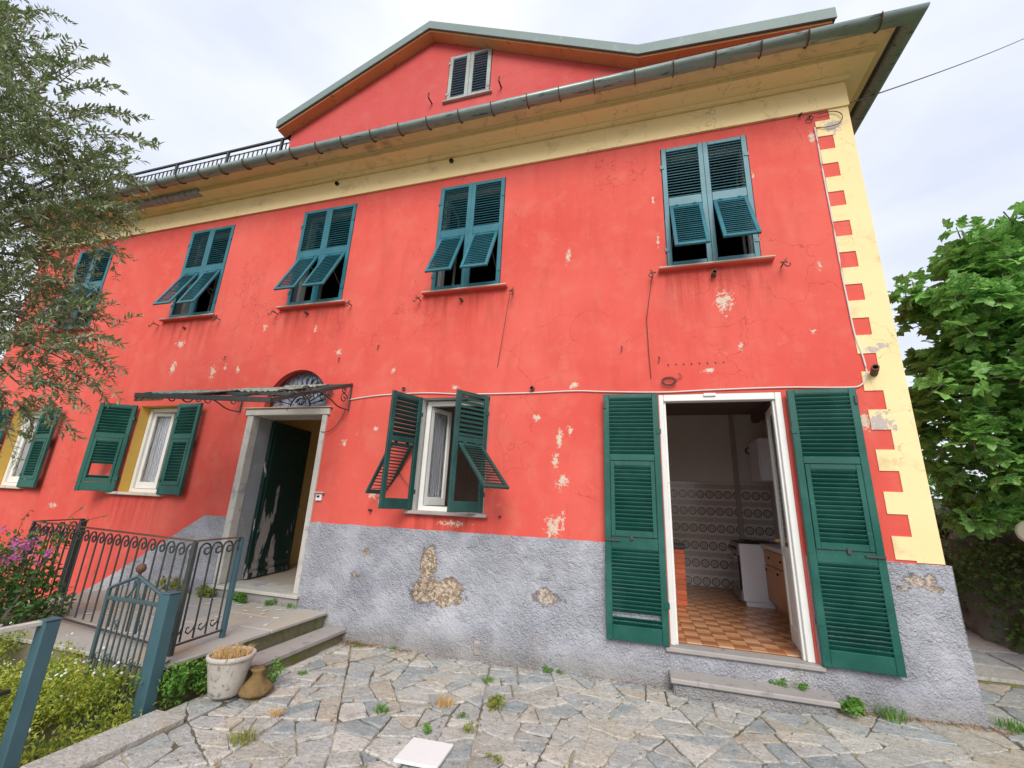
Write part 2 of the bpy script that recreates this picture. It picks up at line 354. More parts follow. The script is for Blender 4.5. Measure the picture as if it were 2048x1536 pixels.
M['worktop'] = simple('white_worktop', (.66, .65, .62), .4, .06, 4, 0)
M['black_slab'] = simple('dark_slate_worktop', (.03, .032, .035), .4, .2, 6, 0)
M['curtain'] = simple('sheer_curtain', (.60, .58, .60), .9, .08, 6, .1)
def glass():
    t = NT('window_glass'); t.p.inputs['Transmission Weight'].default_value = 1; t.p.inputs['IOR'].default_value = 1.35
    return t.out((.92, .95, .96), .03)
M['glass'] = glass()
def floor_tile(name, a_, b_):
    t = NT(name); m = t.mix(t.noise(30, 5), tuple(x*.8 for x in a_), tuple(x*1.15 for x in a_))
    sp = t.n('ShaderNodeSeparateXYZ'); t.l(t.obj, sp.inputs[0])
    k = t.step(t.math('ADD', t.math('MULTIPLY', sp.outputs[1], 9), t.math('MULTIPLY', t.noise(60, 3, vec=t.obj), .3)), -.4, .8)
    m = t.mix(k, m, b_); return t.out(m, .28, .5)
M['tile_a'] = floor_tile('light_brown_floor_tile', (.54, .26, .115), (.64, .36, .19))
M['tile_b'] = floor_tile('dark_brown_floor_tile', (.32, .115, .05), (.46, .19, .08))
def ring_tile():
    t = NT('ring_pattern_wall_tile'); sp = t.n('ShaderNodeSeparateXYZ'); t.l(t.obj, sp.inputs[0])
    cx = t.n('ShaderNodeCombineXYZ'); t.l(sp.outputs[0], cx.inputs[0]); t.l(sp.outputs[2], cx.inputs[2])
    r = t.vmath('LENGTH', cx.outputs[0])
    ring = t.math('MULTIPLY', t.step(r, .050, .053), t.math('SUBTRACT', 1.0, t.step(r, .066, .068)))
    inn = t.math('MULTIPLY', t.math('SUBTRACT', 1.0, t.step(r, .046, .048)), t.step(t.noise(120, 2, vec=t.obj), .40, .5))
    a = t.mix(ring, (.84, .82, .78), (.19, .10, .08)); a = t.mix(t.math('MULTIPLY', inn, .6), a, (.30, .19, .15))
    return t.out(a, .15, .5)
M['ring_tile'] = ring_tile()
def lace_tile():
    t = NT('lace_band_wall_tile'); sp = t.n('ShaderNodeSeparateXYZ'); t.l(t.obj, sp.inputs[0])
    v = t.voro(45, 'F1', vec=t.obj); k = t.step(v, .35, .5)
    band = t.math('SUBTRACT', 1.0, t.step(t.math('ABSOLUTE', sp.outputs[2]), .036, .042))
    a = t.mix(t.math('MULTIPLY', band, t.math('MULTIPLY_ADD', k, .5)), (.84, .82, .78), (.58, .48, .44)); return t.out(a, .15, .5)
M['lace_tile'] = lace_tile()
def stone(name, tint=0):
    t = NT(name); r = t.rand()
    a = t.ramp(r, [(0, (.25, .29, .305)), (.25, (.42, .42, .40)), (.45, (.46, .44, .39)), (.62, (.33, .36, .37)), (.76, (.45, .395, .31)), (.88, (.56, .54, .49)), (1, (.37, .385, .37))])
    n = t.noise(9, 7, .62); a = t.mix(t.math('MULTIPLY', t.step(n, .45, .7), .4), a, (.60, .58, .53))
    a = t.mix(t.math('MULTIPLY', t.step(t.noise(5.5, 6, .65, dist=.7), .55, .72), .5), a, (.50, .39, .25))
    a = t.mix(t.math('MULTIPLY', t.step(t.noise(30, 6, .75), .50, .66), .62), a, (.15, .15, .135))
    a = t.mix(t.math('MULTIPLY', t.step(t.noise(3.2, 6, .6), .5, .68), .35), a, (.20, .185, .15))
    a = t.mix(t.math('MULTIPLY', t.step(t.noise(48, 5, .75), .57, .66), .6), a, (.76, .74, .69))
    h = t.math('ADD', t.math('MULTIPLY', t.noise(13, 6, .65), 1.0), t.math('MULTIPLY', t.noise(55, 4, .6), .35))
    vein = t.step(t.noise(7, 6, .6, sc3=(1, 3.2, 1), dist=1.5), .5, .53); vein = t.math('MULTIPLY', vein, t.math('SUBTRACT', 1.0, t.step(t.noise(7, 6, .6, sc3=(1, 3.2, 1), dist=1.5), .53, .56))); a = t.mix(t.math('MULTIPLY', vein, .45), a, (.16, .15, .13))
    t.bump(h, .9, .018); return t.out(a, .82, .3)
M['stone'] = stone('flagstone')
def mortar_bed():
    t = NT('sandy_joint_mortar'); a = t.mix(t.noise(3, 5), (.33, .29, .22), (.48, .43, .34))
    a = t.mix(t.math('MULTIPLY', t.step(t.noise(1.7, 5), .42, .56), .9), a, (.11, .095, .07))
    t.bump(t.noise(40, 5), .5, .008); return t.out(a, .95, .1)
M['joint'] = mortar_bed()
def landing_slab():
    t = NT('landing_slab_stone'); r = t.rand()
    a = t.ramp(r, [(0, (.40, .385, .35)), (.5, (.45, .42, .36)), (1, (.37, .37, .36))])
    a = t.mix(t.math('MULTIPLY', t.step(t.noise(1.6, 5), .5, .7), .6), a, (.50, .36, .19)); a = t.mix(t.math('MULTIPLY', t.step(t.noise(6, 6, .6), .55, .7), .4), a, (.28, .27, .25))
    t.bump(t.noise(14, 5), .35, .01); return t.out(a, .75, .3)
M['landing'] = landing_slab()
M['mossy'] = simple('mossy_stone_face', (.20, .18, .12), .95, .3, 5, .6, 18, c2=(.16, .17, .03), c2amt=(.48, .6))
M['soil'] = simple('dry_soil', (.11, .075, .045), .95, .3, 10, .6, 30)
def ground_mat():
    t = NT('garden_earth'); a = t.mix(t.noise(1.3, 6), (.07, .075, .03), (.15, .12, .06)); t.bump(t.noise(6, 6), .6, .05); return t.out(a, .95, .1)
M['ground'] = ground_mat()
def rock():
    t = NT('damp_rock_bank'); a = t.mix(t.noise(2.4, 8, .65), (.10, .115, .085), (.42, .42, .35))
    a = t.mix(t.step(t.noise(4.2, 6), .6, .72), a, (.52, .49, .42)); a = t.mix(t.step(t.noise(1.9, 6), .50, .62), a, (.09, .15, .04))
    t.bump(t.math('ADD', t.noise(7, 8, .7), t.math('MULTIPLY', t.voro(5, 'F1'), .8)), 1.0, .12); return t.out(a, .85, .3)
M['rock'] = rock()
def leafm(name, c, c2, trans=.25, rough=.5, back=None):
    t = NT(name)
    a = t.mix(t.step(t.noise(9, 2, vec=t.pos), .35, .65), c, c2)
    vo = t.voro(60, 'F1'); a = t.mix(t.math('MULTIPLY', t.step(t.noise(70, 1), .4, .65), .45), a, tuple(min(1, x*1.8) for x in c2))
    if back: a = t.mix(t.geo.outputs['Backfacing'], a, back)
    t.out(a, rough, .4)
    if trans:
        tr = t.n('ShaderNodeBsdfTranslucent'); t.l(a, tr.inputs[0]); ms = t.n('ShaderNodeMixShader'); ms.inputs[0].default_value = trans
        t.l(t.p.outputs[0], ms.inputs[1]); t.l(tr.outputs[0], ms.inputs[2]); t.l(ms.outputs[0], t.t.nodes['Material Output'].inputs[0])
    return t.mat
M['olive_leaf'] = leafm('olive_leaf', (.075, .14, .045), (.20, .275, .11), .3, .40, (.33, .38, .25))
M['fig_leaf'] = leafm('fig_leaf', (.08, .22, .045), (.24, .46, .11), .38, .42)
M['ivy_leaf'] = leafm('ivy_leaf', (.06, .14, .03), (.13, .24, .05), .3, .5)
M['weed_leaf'] = leafm('weed_leaf', (.06, .17, .02), (.15, .31, .05), .3, .5)
M['olive_weed'] = leafm('yellowish_weed_leaf', (.16, .20, .03), (.28, .28, .06), .3, .6)
M['cover_leaf'] = leafm('ground_cover_leaf', (.10, .20, .02), (.42, .44, .06), .3, .55)
M['shrub_leaf'] = leafm('bougainvillea_leaf', (.05, .13, .025), (.12, .23, .06), .3, .45)
M['petal'] = leafm('white_daisy_petal', (.70, .66, .58), (.80, .78, .74), .2, .7)
M['magenta'] = leafm('magenta_bract', (.52, .08, .36), (.70, .22, .52), .35, .6)
M['dry_grass'] = leafm('dry_grass_blade', (.45, .26, .10), (.62, .42, .20), .25, .8)
M['bark'] = simple('olive_bark', (.12, .10, .075), .95, .3, 9, .8, 20)
M['twig'] = simple('grey_twig', (.16, .14, .10), .9, .2, 9, .2, 40)
M['pot'] = simple('weathered_cement_pot', (.47, .43, .38), .9, .22, 9, .6, 45, c2=(.20, .18, .155), c2amt=(.52, .68))
M['stump'] = simple('mossy_brown_terracotta', (.20, .125, .05), .95, .4, 14, 1.0, 22, c2=(.13, .10, .03), c2amt=(.5, .65))
M['white_tile'] = simple('white_ceramic_cover', (.80, .80, .79), .35, .03, 3, .05, 40)
M['rusty_sheet'] = simple('rusted_canopy_sheet', (.30, .16, .06), .8, .3, 8, .3, 40, c2=(.08, .05, .04), c2amt=(.5, .62))
M['corrugated'] = simple('weathered_corrugated_sheet', (.30, .34, .28), .7, .3, 10, .2, 40, c2=(.10, .10, .09), c2amt=(.5, .62))

def g(x): return max(-.03, min(.075, .024*x))      # the yard rises gently to the right

# ------------------------------------------------------------------ ground
def terrain():
    def axis(lo, hi, inner):
        a = [-600, -300, -150, -80, -50, -35, -25, -18, -14]+list(inner)+[14, 18, 25, 35, 50, 80, 150, 300, 600]; return sorted(set(a))
    xs = axis(0, 0, [round(-12+.5*i, 2) for i in range(49)]); ys = xs
    mb = MB(); v = []
    for y in ys:
        for x in xs:
            if x < -3.4: z = -.12-.62*(1-math.exp((x+3.4)/1.6))-.06*max(0, min(14, -3.4-x))
            elif x > 4.4: z = -.15+2.4*(1-math.exp(-(x-4.4)/2.2))
            else: z = -.15
            z += .06*mnoise.noise((x*.7, y*.7, 0)) if -3.4 > x or x > 4.4 else 0
            v.append((x, y, z))
    n = len(xs); f = [(j*n+i, j*n+i+1, (j+1)*n+i+1, (j+1)*n+i) for j in range(n-1) for i in range(n-1)]
    mb.add(v, f); return tag(mb.build('ground', M['ground'], smooth=True), kind='structure')
terrain()

# ------------------------------------------------------------------ paving
def clip(poly, a, b, c):      # keep a*x+b*y<=c
    out = []
    for i in range(len(poly)):
        p, q = poly[i], poly[(i+1) % len(poly)]; dp, dq = a*p[0]+b*p[1]-c, a*q[0]+b*q[1]-c
        if dp <= 0: out.append(p)
        if dp*dq < 0: t = dp/(dp-dq); out.append((p[0]+t*(q[0]-p[0]), p[1]+t*(q[1]-p[1])))
    return out
def voronoi(seeds, bounds_poly, ani=1.0):
    cells = []
    for i, s in enumerate(seeds):
        poly = list(bounds_poly); order = sorted((q for j, q in enumerate(seeds) if j != i), key=lambda q: (q[0]-s[0])**2+(q[1]-s[1])**2)[:18]
        for q in order:
            a, b = q[0]-s[0], q[1]-s[1]; c = a*(q[0]+s[0])/2+b*(q[1]+s[1])/2; poly = clip(poly, a, b, c)
            if len(poly) < 3: break
        if len(poly) >= 3: cells.append(poly)
    return cells
def inset(poly, d):
    n = len(poly); A = sum(poly[i][0]*poly[(i+1) % n][1]-poly[(i+1) % n][0]*poly[i][1] for i in range(n))
    if A < 0: poly = poly[::-1]
    res = list(poly)
    for i in range(n):
        p, q = poly[i], poly[(i+1) % n]; ex, ey = q[0]-p[0], q[1]-p[1]; l = math.hypot(ex, ey)
        if l < 1e-6: continue
        nx, ny = ey/l, -ex/l; res = clip(res, nx, ny, nx*p[0]+ny*p[1]-d)
        if len(res) < 3: return []
    return res
def jitter_poly(poly, amp):
    out = []
    for i in range(len(poly)):
        p, q = poly[i], poly[(i+1) % len(poly)]; l = math.hypot(q[0]-p[0], q[1]-p[1]); out.append(p)
        k = int(l/.07)
        for j in range(1, k+1):
            t = j/(k+1); nx, ny = (q[1]-p[1])/max(l, 1e-6), -(q[0]-p[0])/max(l, 1e-6); e = random.gauss(0, amp)
            out.append((p[0]+t*(q[0]-p[0])+nx*e, p[1]+t*(q[1]-p[1])+ny*e))
    return out
def stone_piece(mb, poly, c, top, tilt, depth=.05, ch=.008):
    inner = []
    for p in poly:
        dx, dy = p[0]-c[0], p[1]-c[1]; l = math.hypot(dx, dy) or 1; k = max(0, 1-ch*1.6/l); inner.append((c[0]+dx*k, c[1]+dy*k))
    n = len(poly)
    zt = lambda p: top+tilt[0]*(p[0]-c[0])+tilt[1]*(p[1]-c[1])
    v = [(p[0]-c[0], p[1]-c[1], zt(p)-depth) for p in poly]+[(p[0]-c[0], p[1]-c[1], zt(p)-ch) for p in poly]+[(p[0]-c[0], p[1]-c[1], zt(p)+random.uniform(-.0015, .0015)) for p in inner]
    f = [(i, (i+1) % n, n+(i+1) % n, n+i) for i in range(n)]+[(n+i, n+(i+1) % n, 2*n+(i+1) % n, 2*n+i) for i in range(n)]+[tuple(range(2*n, 3*n))]
    return v, f
bed = MB()
xs = [-3.42, -1.25, 0, 2, 3.125, 4.5]
for a, b in zip(xs[:-1], xs[1:]):
    bed.quad((a, -9, g(a)-.010), (b, -9, g(b)-.010), (b, .02 if b <= 2.5 else 1.05, g(b)-.010), (a, .02 if a < 2.4 else 1.05, g(a)-.010))
    if a >= 2 and b <= 3.3: bed.quad((2.4, -.02, g(2.4)-.0115), (b, -.02, g(b)-.0115), (b, 1.05, g(b)-.0115), (2.4, 1.05, g(2.4)-.0115))
patio = tag(bed.build('patio', M['joint']), kind='structure')
def centroid(p): return (sum(q[0] for q in p)/len(p), sum(q[1] for q in p)/len(p))
def area(p): return abs(sum(p[i][0]*p[(i+1) % len(p)][1]-p[(i+1) % len(p)][0]*p[i][1] for i in range(len(p))))/2
def shatter(poly, target, out):
    """irregular flagstones: split again and again with skewed cuts"""
    A = area(poly); c = centroid(poly)
    if A < target(c)*random.uniform(.75, 1.5): out.append(poly); return
    m = np.array(poly)-np.array(c); ev, evec = np.linalg.eigh(m.T @ m); ax = evec[:, 1]; ang = math.atan2(ax[1], ax[0])+random.gauss(0, .30)
    a, b = math.cos(ang), math.sin(ang); pr = [a*p[0]+b*p[1] for p in poly]; lo, hi = min(pr), max(pr); cut = lo+(hi-lo)*random.uniform(.36, .64)
    p1, p2 = clip(poly, a, b, cut), clip(poly, -a, -b, -cut)
    if len(p1) < 3 or len(p2) < 3: out.append(poly); return
    shatter(p1, target, out); shatter(p2, target, out)
def nick(poly):      # knock off a few corners
    out = []; n = len(poly)
    for i in range(n):
        p, q, r_ = poly[i-1], poly[i], poly[(i+1) % n]
        if random.random() < .75:
            t1, t2 = random.uniform(.05, .22), random.uniform(.05, .22); out += [(q[0]+(p[0]-q[0])*t1, q[1]+(p[1]-q[1])*t1), (q[0]+(r_[0]-q[0])*t2, q[1]+(r_[1]-q[1])*t2)]
        else: out.append(q)
    return out
flags = []; tgt = lambda c: (.052 if c[0] < 1.2 else .125)*(1.0 if c[1] > -2.4 else 1.7)
shatter([(-3.12, -3.4), (2.53, -3.4), (2.53, -.045), (-3.12, -.045)], tgt, flags); shatter([(2.535, -3.4), (4.5, -3.4), (4.5, 1.05), (2.535, 1.05)], tgt, flags)
shatter([(-3.41, -1.965), (-3.125, -1.965), (-3.125, -1.33), (-3.41, -1.33)], tgt, flags); shatter([(-3.232, -1.325), (-3.125, -1.325), (-3.125, -.06), (-3.232, -.06)], lambda c: .03, flags)
def shown(poly):      # how large a flagstone shows from the yard's entrance
    c = centroid(poly); d = Vector((c[0], c[1], 0))-Vector(C0); w = d.dot(fw)
    if w < .3: return 0
    x, y = F_PX*d.dot(rt2)/w, -F_PX*d.dot(up2)/w
    return area(poly)/d.length_squared*(1 if abs(x) < 1100 and abs(y) < 860 else .001)
flags.sort(key=shown, reverse=True); rest = MB()
for idx, poly in enumerate(flags):
    poly = inset(nick(poly), random.uniform(.0025, .0065))
    if len(poly) < 3: continue
    poly = jitter_poly(poly, .005); c = centroid(poly); z = g(c[0])+random.uniform(-.005, .009)
    mb = MB(); v, f = stone_piece(mb, poly, c, 0, (random.gauss(0, .008)+.02, random.gauss(0, .010)), ch=.006)
    if idx < 298: mb.add(v, f); mb.build('paving_stone', M['stone'], patio, Matrix.Translation((c[0], c[1], z)))
    else: rest.add([(a+c[0], b+c[1], q+z) for a, b, q in v], f)
# the rest of the yard behind the photographer, joined
seeds = [(x+random.uniform(-.12, .12), y+random.uniform(-.12, .12)) for x in np.arange(-3, 4.5, .42) for y in np.arange(-8.8, -3.4, .36)]
mb = rest
for poly in voronoi(seeds, [(-3.12, -9), (4.5, -9), (4.5, -3.41), (-3.12, -3.41)]):
    poly = inset(poly, .01)
    if len(poly) < 3: continue
    c = (sum(p[0] for p in poly)/len(poly), sum(p[1] for p in poly)/len(poly)); v, f = stone_piece(mb, poly, c, g(c[0]), (.02, 0)); mb.add([(a+c[0], b+c[1], z) for a, b, z in v], f)
tag(mb.build('paving_stone', M['stone'], patio), kind='stuff')
# edge stones along the garden drop
y = -1.98
while y > -6:
    l = random.uniform(.55, .85); mb = MB(); mb.box(-.14, .14, -l/2+.006, l/2-.006, -.16, 0, c=.012)
    mb.build('edge_stone', M['stone'], patio, Matrix.Translation((-3.27+random.uniform(-.008, .008), y-l/2, .004+random.uniform(-.004, .004)))); y -= l

# side passage going up past the corner
mb = MB(); mb.quad((2.4, 1.06, .128), (4.9, 1.06, .128), (4.9, 4.2, .18), (2.4, 4.2, .18)); mb.quad((2.4, 4.2, .18), (4.9, 4.2, .18), (4.9, 12, .5), (2.4, 12, .5))
passage = tag(mb.build('passage', M['joint']), kind='structure')
mb = MB(); mb.box(2.5, 4.9, 1.045, 1.2, -.1, .126, c=.01); mb.build('riser', M['mossy'], passage)
sd2 = [(x+random.uniform(-.15, .15), y+random.uniform(-.15, .15)) for x in np.arange(2.7, 4.9, .62) for y in np.arange(1.2, 6, .6)]
for poly in voronoi(sd2, [(2.5, 1.03), (4.9, 1.03), (4.9, 6), (2.5, 6)]):
    poly = inset(poly, .008)
    if len(poly) < 3: continue
    poly = jitter_poly(poly, .004); c = (sum(p[0] for p in poly)/len(poly), sum(p[1] for p in poly)/len(poly)); mb = MB(); v, f = stone_piece(mb, poly, c, 0, (random.gauss(0, .006), .012), .03); mb.add(v, f)
    zz = .132+.052*(c[1]-1.06)/3.14 if c[1] < 4.2 else .184+.32*(c[1]-4.2)/7.8
    mb.build('paving_stone', M['stone'], passage, Matrix.Translation((c[0], c[1], zz+.006)))
# rock bank on the far side of the passage
def bank():
    v = []; NU, NV = 118, 26
    for i in range(NU+1):
        y = -6.5+i*.14
        for j in range(NV+1):
            t = j/NV; z = .02+t*2.0; x = 4.28+.28*t+.75*max(0, t-.75)*4*.6
            q = Vector((x*1.1, y*1.1, z*1.3)); d = .32*mnoise.fractal(q, 1, 2, 5)+.12*abs(mnoise.noise(q*3.1))
            v.append((x-d, y+.1*mnoise.noise(q*1.7), z+.12*mnoise.noise(q*2.3)-(.15 if j == 0 else 0)))
    f = [(i*(NV+1)+j, i*(NV+1)+j+1, (i+1)*(NV+1)+j+1, (i+1)*(NV+1)+j) for i in range(NU) for j in range(NV)]
    mb = MB(); mb.add(v, f); return tag(fixn(mb.build('rock_bank', M['rock'], smooth=False)), kind='structure')
bank()

# ------------------------------------------------------------------ the house
house = empty('house', (0, 0, 0), 'two storey coral red villa with green louvred shutters and cream cornice', 'house')
HX0, HX1, HD = -11.75, 2.48, 7.0
UP_Z0, UP_Z1 = 4.285, 6.015
UPW = [(.415, 1.411), (-2.662, -1.656), (-5.118, -4.11), (-7.575, -6.58), (-10.53, -9.53)]
KD = (.243, 1.43, .31, 2.765)
MW = (-2.62, -1.70, 1.42, 2.80)
LW = (-7.62, -6.70, 1.46, 2.79); FLW = (-10.78, -9.86, 1.46, 2.80)
DR = (-5.28, -4.09, .37, 2.60)
ARC = (-5.15, -4.07, 2.712, 3.27)
def facade():
    mb = MB()
    ops = [(a, b, UP_Z0, UP_Z1) for a, b in UPW]+[KD, MW, LW, FLW, (-5.36, -4.04, .25, 2.705), ARC]
    X = sorted(set([HX0, HX1]+[o[0] for o in ops]+[o[1] for o in ops])); Z = sorted(set([-1.6, 6.2]+[o[2] for o in ops]+[o[3] for o in ops]))
    for x0, x1 in zip(X[:-1], X[1:]):
        for z0, z1 in zip(Z[:-1], Z[1:]):
            cx, cz = (x0+x1)/2, (z0+z1)/2
            if any(o[0] < cx < o[1] and o[2] < cz < o[3] for o in ops): continue
            mb.quad((x0, 0, z0), (x1, 0, z0), (x1, 0, z1), (x0, 0, z1))
    # arch spandrels
    cx, r = (ARC[0]+ARC[1])/2, (ARC[1]-ARC[0])/2; k = 20
    P = [(cx-r*math.cos(math.pi*i/k), ARC[2]+(ARC[3]-ARC[2])*math.sin(math.pi*i/k)) for i in range(k+1)]
    for i in range(k):
        a, b = P[i], P[i+1]; mb.quad((a[0], 0, a[1]), (b[0], 0, b[1]), (b[0], 0, ARC[3]), (a[0], 0, ARC[3]))
        mb.quad((a[0], 0, a[1]), (a[0], .22, a[1]), (b[0], .22, b[1]), (b[0], 0, b[1]))
    mb.quad((ARC[0], 0, ARC[2]), (ARC[1], 0, ARC[2]), (ARC[1], .22, ARC[2]), (ARC[0], .22, ARC[2]))
    # reveals
    def reveal(o, d, m):
        x0, x1, z0, z1 = o
        mb.quad((x0, 0, z0), (x0, d, z0), (x0, d, z1), (x0, 0, z1), m); mb.quad((x1, 0, z0), (x1, 0, z1), (x1, d, z1), (x1, d, z0), m)
        mb.quad((x0, 0, z1), (x0, d, z1), (x1, d, z1), (x1, 0, z1), m); mb.quad((x0, 0, z0), (x1, 0, z0), (x1, d, z0), (x0, d, z0), m)
    for a, b in UPW: reveal((a, b, UP_Z0, UP_Z1), .32, 3)  # pale reveals given slate grey: recess shade put into their colour
    reveal(KD, .32, 0); reveal(MW, .32, 2); reveal(LW, .32, 1); reveal(FLW, .32, 1); reveal((-5.36, -4.04, .25, 2.705), .34, 0)
    # side and rear walls
    mb.quad((HX1, 0, -1.6), (HX1, HD, -1.6), (HX1, HD, 6.2), (HX1, 0, 6.2)); mb.quad((HX0, 0, -1.6), (HX0, 0, 6.2), (HX0, HD, 6.2), (HX0, HD, -1.6))
    mb.quad((HX0, HD, -1.6), (HX0, HD, 6.2), (HX1, HD, 6.2), (HX1, HD, -1.6))
    return mb.build('wall', [M['red'], M['yellow'], M['grey_white'], M['jamb_grey']], house)
facade()
# plinth: rough cast, thicker at the foot
def plinth():
    mb = MB(); st = .03
    def panel(x0, x1, top, bot=-.3):
        nx = max(1, int(round((x1-x0)/st)))
        cols = []
        for i in range(nx+1):
            x = x0+(x1-x0)*i/nx; zt = top(x)+.012*mnoise.noise((x*6, 0, 3)); zb = bot; nz = max(2, int((1.21-bot)/st)); c = []
            for j in range(nz+1):
                z = zt+(zb-zt)*j/nz; q = Vector((x*11, 0, z*11)); rough = .004*mnoise.fractal(q, 1, 2, 3)+.006*mnoise.noise(q*2.6)
                flare = .022+.03*max(0, min(1, (.9-z)/.9))**1.5+.03*max(0, (.22-z)/.25 if z < .22 else 0)
                c.append((x, -flare+rough*(0 if j == 0 else 1), z))
            cols.append(c)
        base = len(mb.v); n = len(cols[0]); mb.add([p for c in cols for p in c], [(i*n+j, i*n+j+1, (i+1)*n+j+1, (i+1)*n+j) for i in range(nx) for j in range(n-1)])
        for c in (cols[0], cols[-1]):   # returns
            for a, b in zip(c[:-1], c[1:]): mb.quad(a, b, (b[0], .02, b[2]), (a[0], .02, a[2]))
        for c1, c2 in zip(cols[:-1], cols[1:]): mb.quad(c1[0], c2[0], (c2[0][0], .02, c2[0][2]), (c1[0][0], .02, c1[0][2]))
    panel(-4.015, .215, lambda x: 1.21)
    panel(.215, 1.455, lambda x: .295, -.3)
    panel(1.455, 2.52, lambda x: 1.205)
    panel(-8.1, -5.385, lambda x: 1.205 if x > -5.77 else 1.205-(-5.77-x)*.605, -1.2)
    # right flank
    v = []; n = 40
    for i in range(n+1):
        y = -.03+i*.12
        for z, e in ((1.205, .028), (.9, .028), (.5, .028), (.1, .028), (-.3, .028)):
            v.append((HX1+.01+e+.008*mnoise.noise((y*9, z*9, 5)), y, z))
    mb.add(v, [(i*5+j, (i+1)*5+j, (i+1)*5+j+1, i*5+j+1) for i in range(n) for j in range(4)])
    return mb.build('plinth', M['stucco'], house)
plinth()
# quoins: alternating long and short cream blocks
zt = 6.163
def quoin(x0, z0, z1):
    mb = MB(); mb.box(x0, HX1+.007, -.009, .30, z0, z1); mb.build('quoin', M['cream'], house)
tops = [5.80-.381*k for k in range(13)]
quoin(2.29, 6.02, 6.163)
prev = 6.02
for k, t_ in enumerate(tops):
    quoin(2.14, t_, prev-.0002)
    b = t_-.187
    if b < 1.22: quoin(2.29, 1.212, t_-.0002); break
    quoin(2.29, b, t_-.0002); prev = b
# cornice
def sweep(name, prof, mats, k=.72, mi=None):
    mb = MB(); n = len(prof); v = []
    for d, z in prof: v += [(HX0-.25, -d, z), (HX1+.008+d*k, -d, z), (HX1+.008+d*k, HD, z)]
    f = []; m = []
    for i in range(n-1):
        for j in (0, 1): mb_f = (i*3+j, i*3+j+1, (i+1)*3+j+1, (i+1)*3+j); f.append(mb_f); m.append(mi[i] if mi else 0)
    mb.v = v; mb.f = f; mb.m = m; return mb.build(name, mats, house)
sweep('frieze', [(.0, 6.163), (.03, 6.163), (.03, 6.50)], M['cream'], .3)
sweep('cornice', [(.03, 6.50), (.012, 6.50), (.012, 6.512), (.055, 6.512), (.055, 6.524), (.088, 6.536), (.088, 6.552), (.30, 6.552), (.30, 6.618), (.318, 6.618), (.318, 6.632), (.35, 6.634), (.40, 6.645), (.44, 6.652), (.47, 6.656), (.47, 6.69)], [M['cream'], M['cream_dirty']], .72, [0]*8+[0, 1, 1, 1, 1, 1, 1])
mb = MB(); mb.box(2.80, 2.94, -.46, HD+.2, 6.665, 6.69, c=.004); mb.box(HX0-.4, 2.93, -.49, HD+.3, 6.692, 6.735, c=.01); mb.build('roof_slab', M['roof_slate'], house)
# broken stretch of cornice near the olive: exposed stone
mb = MB()
for i in range(14):
    x = -9.2+i*.14; w_ = random.uniform(.12, .16); mb.box(x, x+w_, -.325-random.uniform(0, .02), -.2, 6.535-random.uniform(0, .02), 6.64, c=.02)
mb.build('broken_cornice', M['jamb_grey'], house)
# gutter
def gutter_geo():
    r = .086; n = 10; GX = 2.945; v = []; f = []; k = 0
    prof = [(rr*math.cos(math.pi+math.pi*j/n), rr*math.sin(math.pi+math.pi*j/n)) for rr, rng_ in ((r, 0), (r-.008, 1)) for j in range(n+1)]
    for st_ in range(6):
        for e, z in prof:        # e<0: outer side
            X = [HX0-.3, -7, -2, GX-e, GX-e, GX-e][st_]; Y = [-.555+e]*4+[3, HD]
            v.append((X, Y[st_], 6.668+z))
    k = 2*(n+1)
    for i in range(5):
        for j in range(n): f.append((i*k+j, i*k+j+1, (i+1)*k+j+1, (i+1)*k+j)); f.append((i*k+n+1+j, (i+1)*k+n+1+j, (i+1)*k+n+2+j, i*k+n+2+j))
        f.append((i*k, (i+1)*k, (i+1)*k+n+1, i*k+n+1)); f.append((i*k+n, i*k+2*n+1, (i+1)*k+2*n+1, (i+1)*k+n))
    mb = MB(); mb.add(v, f); return fixn(mb.build('gutter', M['gutter'], house, smooth=True))
gut = gutter_geo()
mb = MB(); n = 12
pts = [(0, -.555+.092*math.cos(math.pi+math.pi*j/n), 6.668+.092*math.sin(math.pi+math.pi*j/n)) for j in range(n+1)]
for a, b in zip(pts[:-1], pts[1:]):
    mb.box(-.013, .013, -.004, .004, 0, (Vector(b)-Vector(a)).length, M=Matrix.Translation(a) @ (Vector(b)-Vector(a)).to_track_quat('Z', 'X').to_matrix().to_4x4())
br0 = mb.build('gutter_bracket', M['rust'], gut)
x = 2.62; br0.location.x = x
for d in (.66, .46, .47, .46, .44, .49, .44, .42, .49, .47, .48, .44, .46, .5, .45, .47, .46, .47, .48, .45, .5, .46, .47, .46, .48, .46, .47, .46, .47, .46):
    x -= d
    if x < HX0-.2: break
    c = br0.copy(); col.objects.link(c); c.parent = gut; c.location.x = x

# attic gable
GY = .3
verge = [(-6.30, 8.30), (-3.283, 9.753), (.205, 8.0), (2.62, 7.826)]
wtop = [(-6.17, 8.42-.02), (-3.31, 9.64-.03), (.19, 7.98-.1), (2.56, 7.72)]
mb = MB()
AW = (-2.925, -2.13, 8.04, 9.06)
poly = [(-6.15, 6.72), (2.5, 6.72), (2.5, 7.70), (.19, 7.86), (-3.30, 9.62), (-6.15, 8.25)]
